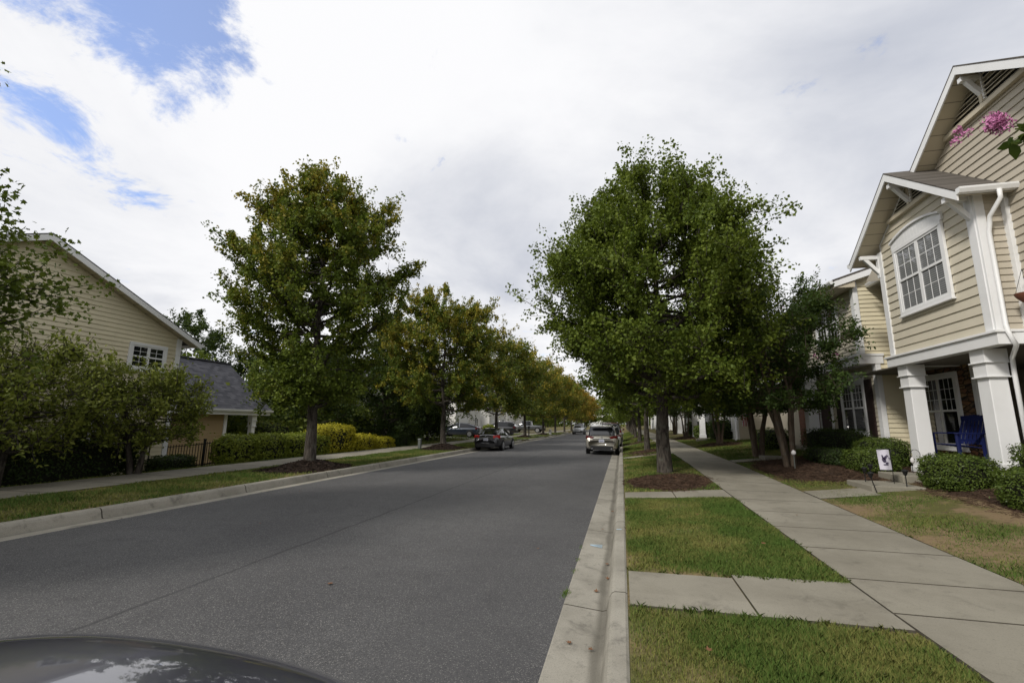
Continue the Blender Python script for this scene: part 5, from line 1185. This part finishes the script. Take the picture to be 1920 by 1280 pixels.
# garden flag on a hook stand
x, y = 5.05, 11.0; z = gz(x, y)
o = wthing('garden_flag', 'small white garden flag with dark bird picture on a black stand', 'flag', (x, y, z))
g = MB(); sx = .235
g.tube([(x+sx, y-.01, z-.05), (x+sx, y-.01, z+.76)], .006, 6); g.tube([(x+sx, y-.01, z+.76), (x-.02, y-.005, z+.76)], .005, 6); g.tube([(x+sx+.05+.05*math.cos(a), y-.01, z+.69+.05*math.sin(a)) for a in np.linspace(0, 6.2, 12)], .008, 5)
g.build('stand', M['black'], o)
g = MB(); pts = []
for i in range(9):
    for j in range(7):
        u, v = j/6, i/8; pts.append((x+.215*u+.03*v, y+.014*math.sin(u*6+v*2), z+.75-.40*v))
g.grid(pts, 9, 7); g.build('banner', M['cloth'], o, smooth=True)
g = MB()
for cu, cv, w, h, a in ((.42, .52, .07, .10, .5), (.55, .4, .05, .09, -.6), (.34, .35, .03, .08, .2), (.62, .66, .06, .03, .3), (.5, .74, .10, .022, 0), (.74, .3, .02, .05, .8), (.86, .42, .02, .03, .2)):
    c = Vector((x+.215*cu+.03*cv, y-.02, z+.75-.40*cv)); n = 9
    g.poly([c+Vector(((math.cos(a)*w*.5*math.cos(q*6.283/n)-math.sin(a)*h*.5*math.sin(q*6.283/n)), -.001, (math.sin(a)*w*.5*math.cos(q*6.283/n)+math.cos(a)*h*.5*math.sin(q*6.283/n)))) for q in range(n)])
g.build('picture', M['ink'], o)
# shepherd hook beside the left column
x, y = 6.15, 12.0; z = gz(x, y)
o = wthing('shepherd_hook', 'thin black shepherd hook with small white ornament at the left porch column', 'garden hook', (x, y, z))
g = MB(); g.tube([(x, y, z), (x, y, z+.48)]+[(x+.09+.09*math.cos(a), y, z+.48+.10*math.sin(a)) for a in np.linspace(3.14, -.6, 10)], .006, 6); g.build('rod', M['black'], o)
g = MB(); g.tube([(x+.02, y, z+.28), (x+.02, y, z+.32), (x+.02, y, z+.38), (x+.02, y, z+.42)], [.01, .04, .035, .01], 10); g.build('ornament', M['f_white'], o, smooth=True)
# small white lamp post ornament by the crepe myrtle
x, y = 4.55, 14.2; z = gz(x, y)
o = wthing('garden_lantern', 'small white topped lantern against the crepe myrtle stems', 'garden light', (x, y, z))
g = MB(); g.tube([(x, y, z), (x, y, z+.42)], .014, 8); g.build('stake', M['galv'], o)
g = MB(); g.tube([(x, y, z+.40), (x, y, z+.44), (x, y, z+.5), (x, y, z+.54)], [.02, .06, .055, .012], 12); g.build('lamp_head', M['f_white'], o, smooth=True)
# striped flag
x, y, zf = 6.95, 28.55, 2.2
o = wthing('flag', 'striped flag with blue canton hanging beside the sunlit end wall', 'flag', (x, y, zf))
g = MB(); g.tube([(x+.4, y+.42, zf-.1), (x-.35, y-.1, zf+.55)], .016, 8); g.build('pole', M['white'], o)
g = MB(); nu, nv = 26, 14; V = []
for i in range(nu+1):
    for j in range(nv+1):
        u, v = i/nu, j/nv; V.append((x-.30+.50*u+.02*math.sin(v*9), y-.06+.05*math.sin(u*14+v*2), zf+.50-1.12*v-.18*u*(1-v)))
g.grid(V, nu+1, nv+1)
k = 0
for i in range(nu):
    for j in range(nv):
        u, v = i/nu, j/nv
        g.m[k] = 2 if (v < .4 and u >= .46) and not ((i+j) % 4 == 0 and i % 2 == 0) else (0 if (i//2) % 2 else 1); k += 1
g.build('banner', [M['f_red'], M['f_white'], M['f_blue']], o, smooth=True)
# utility boxes, posts, hydrant on the left
x, y = -15.4, 29.2; z = gz(x, y)
o = wthing('utility_box', 'dark green utility cabinet under the trees on the left', 'utility box', (x, y, z))
g = MB(); g.box(x-.45, x+.45, y-.5, y+.5, z-.05, z+.95); g.build('cabinet', M['greenbox'], o, bevel=.03)
g = MB(); g.hexa([(x-.48, y-.53, z+.95), (x+.48, y-.53, z+.95), (x+.48, y+.53, z+.95), (x-.48, y+.53, z+.95), (x-.44, y-.5, z+1.05), (x+.48, y-.5, z+.99), (x+.48, y+.5, z+.99), (x-.44, y+.5, z+1.05)]); g.build('lid', M['greenbox'], o, bevel=.01)
x, y = -11.0+.5-.7, 25.8; z = gz(x, y)
o = wthing('cable_pedestal', 'short grey cable pedestal left of the second left maple trunk', 'utility post', (-11.0, 24.0, .14))
g = MB(); g.box(-11.08, -10.92, 23.92, 24.08, .1, .62); g.build('post', M['galv'], o, bevel=.015)
g = MB(); g.box(-11.1, -10.9, 23.9, 24.1, .62, .72); g.build('cap', M['galv'], o, bevel=.03)
o = wthing('mailbox_post', 'dark post with a small box beside the left driveway', 'mailbox', (-9.2, 46.0, .14))
g = MB(); g.box(-9.25, -9.15, 45.95, 46.05, .1, 1.15); g.build('post', M['black'], o, bevel=.01)
g = MB(); g.box(-9.3, -9.1, 45.8, 46.25, 1.15, 1.36); g.build('box', M['black'], o, bevel=.05)
o = wthing('fire_hydrant', 'white hydrant beside the far left kerb', 'hydrant', (-9.3, 61.0, .14))
g = MB(); g.tube([(-9.3, 61, .1), (-9.3, 61, .2), (-9.3, 61, .22), (-9.3, 61, .7), (-9.3, 61, .74), (-9.3, 61, .86), (-9.3, 61, .92)], [.2, .2, .14, .14, .19, .12, .04], 14); g.build('barrel', M['f_white'], o, smooth=True)
g = MB(); g.cyl((-9.3, 61, .55), (1, 0, 0), .07, .5, 10); g.build('nozzle', M['f_white'], o)
# fallen leaves, chalk marks, weeds in the gutter joint
rng = np.random.default_rng(7)
for i, (x, y, z) in enumerate([(-2.9, 4.35, .02), (-.29, 3.7, -.012), (-.2, 5.85, -.012), (-.2, 5.3, -.012), (-.36, 7.6, .0), (-.25, 3.1, -.012), (-.42, 3.75, 0), (2.95, 4.05, .165), (-.3, 4.9, -.012), (-.24, 9.2, -.012), (-1.1, 6.2, .012), (-7.3, 9.5, .01), (.5, 3.4, .2), (1.6, 6.3, .23), (4.3, 7.4, .3), (1.1, 7.9, .24), (1.3, 10.25, .26), (2.6, 8.3, .24), (-3.4, 7.8, .02), (-5.6, 6.4, .02), (.9, 12.0, .33), (1.25, 12.3, .33)]):
    a = rng.uniform(0, 6.28); s = rng.uniform(.035, .06); g = MB()
    g.poly([(x+s*(px*math.cos(a)-py*math.sin(a)), y+s*(px*math.sin(a)+py*math.cos(a)), z+.006+.6*s*abs(px)*(1 if i % 2 else .4)+.25*s*(py > .8)) for px, py in MAPLE])
    tag(g.build('fallen_leaf', M['dryleaf']), 'dry brown maple leaf fallen on the pavement or straw', 'leaf', 'fallen maple leaves')
g = MB()
for a in (.25, .0, -.2): g.poly([(-.47, 6.62+a*.06, .003), (-.31, 6.62+a*.30, -.008), (-.31, 6.645+a*.30, -.008), (-.47, 6.645+a*.06, .003)])
g.poly([(-.12, 6.95, .1535), (-.05, 6.97, .1545), (-.05, 7.0, .1545), (-.12, 6.99, .1535)])
tag(g.build('chalk_mark', M['chalk']), 'pale blue survey chalk mark on the gutter', 'mark', kind='structure')
rng = np.random.default_rng(8); P = np.concatenate([np.array([-.575, yv, .0])+rng.normal(0, 1, (n, 3))*np.array([.018, .05, 0]) for yv, n in ((4.75, 130), (5.45, 30), (5.9, 25), (6.5, 20))])
a = rng.uniform(0, 6.28, len(P)); d = np.stack([np.cos(a)*.6, np.sin(a)*.6, np.ones(len(P))], 1)*rng.uniform(.012, .035, len(P))[:, None]; s = np.stack([-np.sin(a), np.cos(a), 0*a], 1)*.003
tag(fast('gutter_weeds', np.stack([P-s, P+s, P+d], 1), 3, M['grass'], None, {'vary': rng.uniform(0, .5, len(P)), 'tint': a*0}), 'small weeds growing in the joint between asphalt and gutter', 'weeds', kind='stuff')
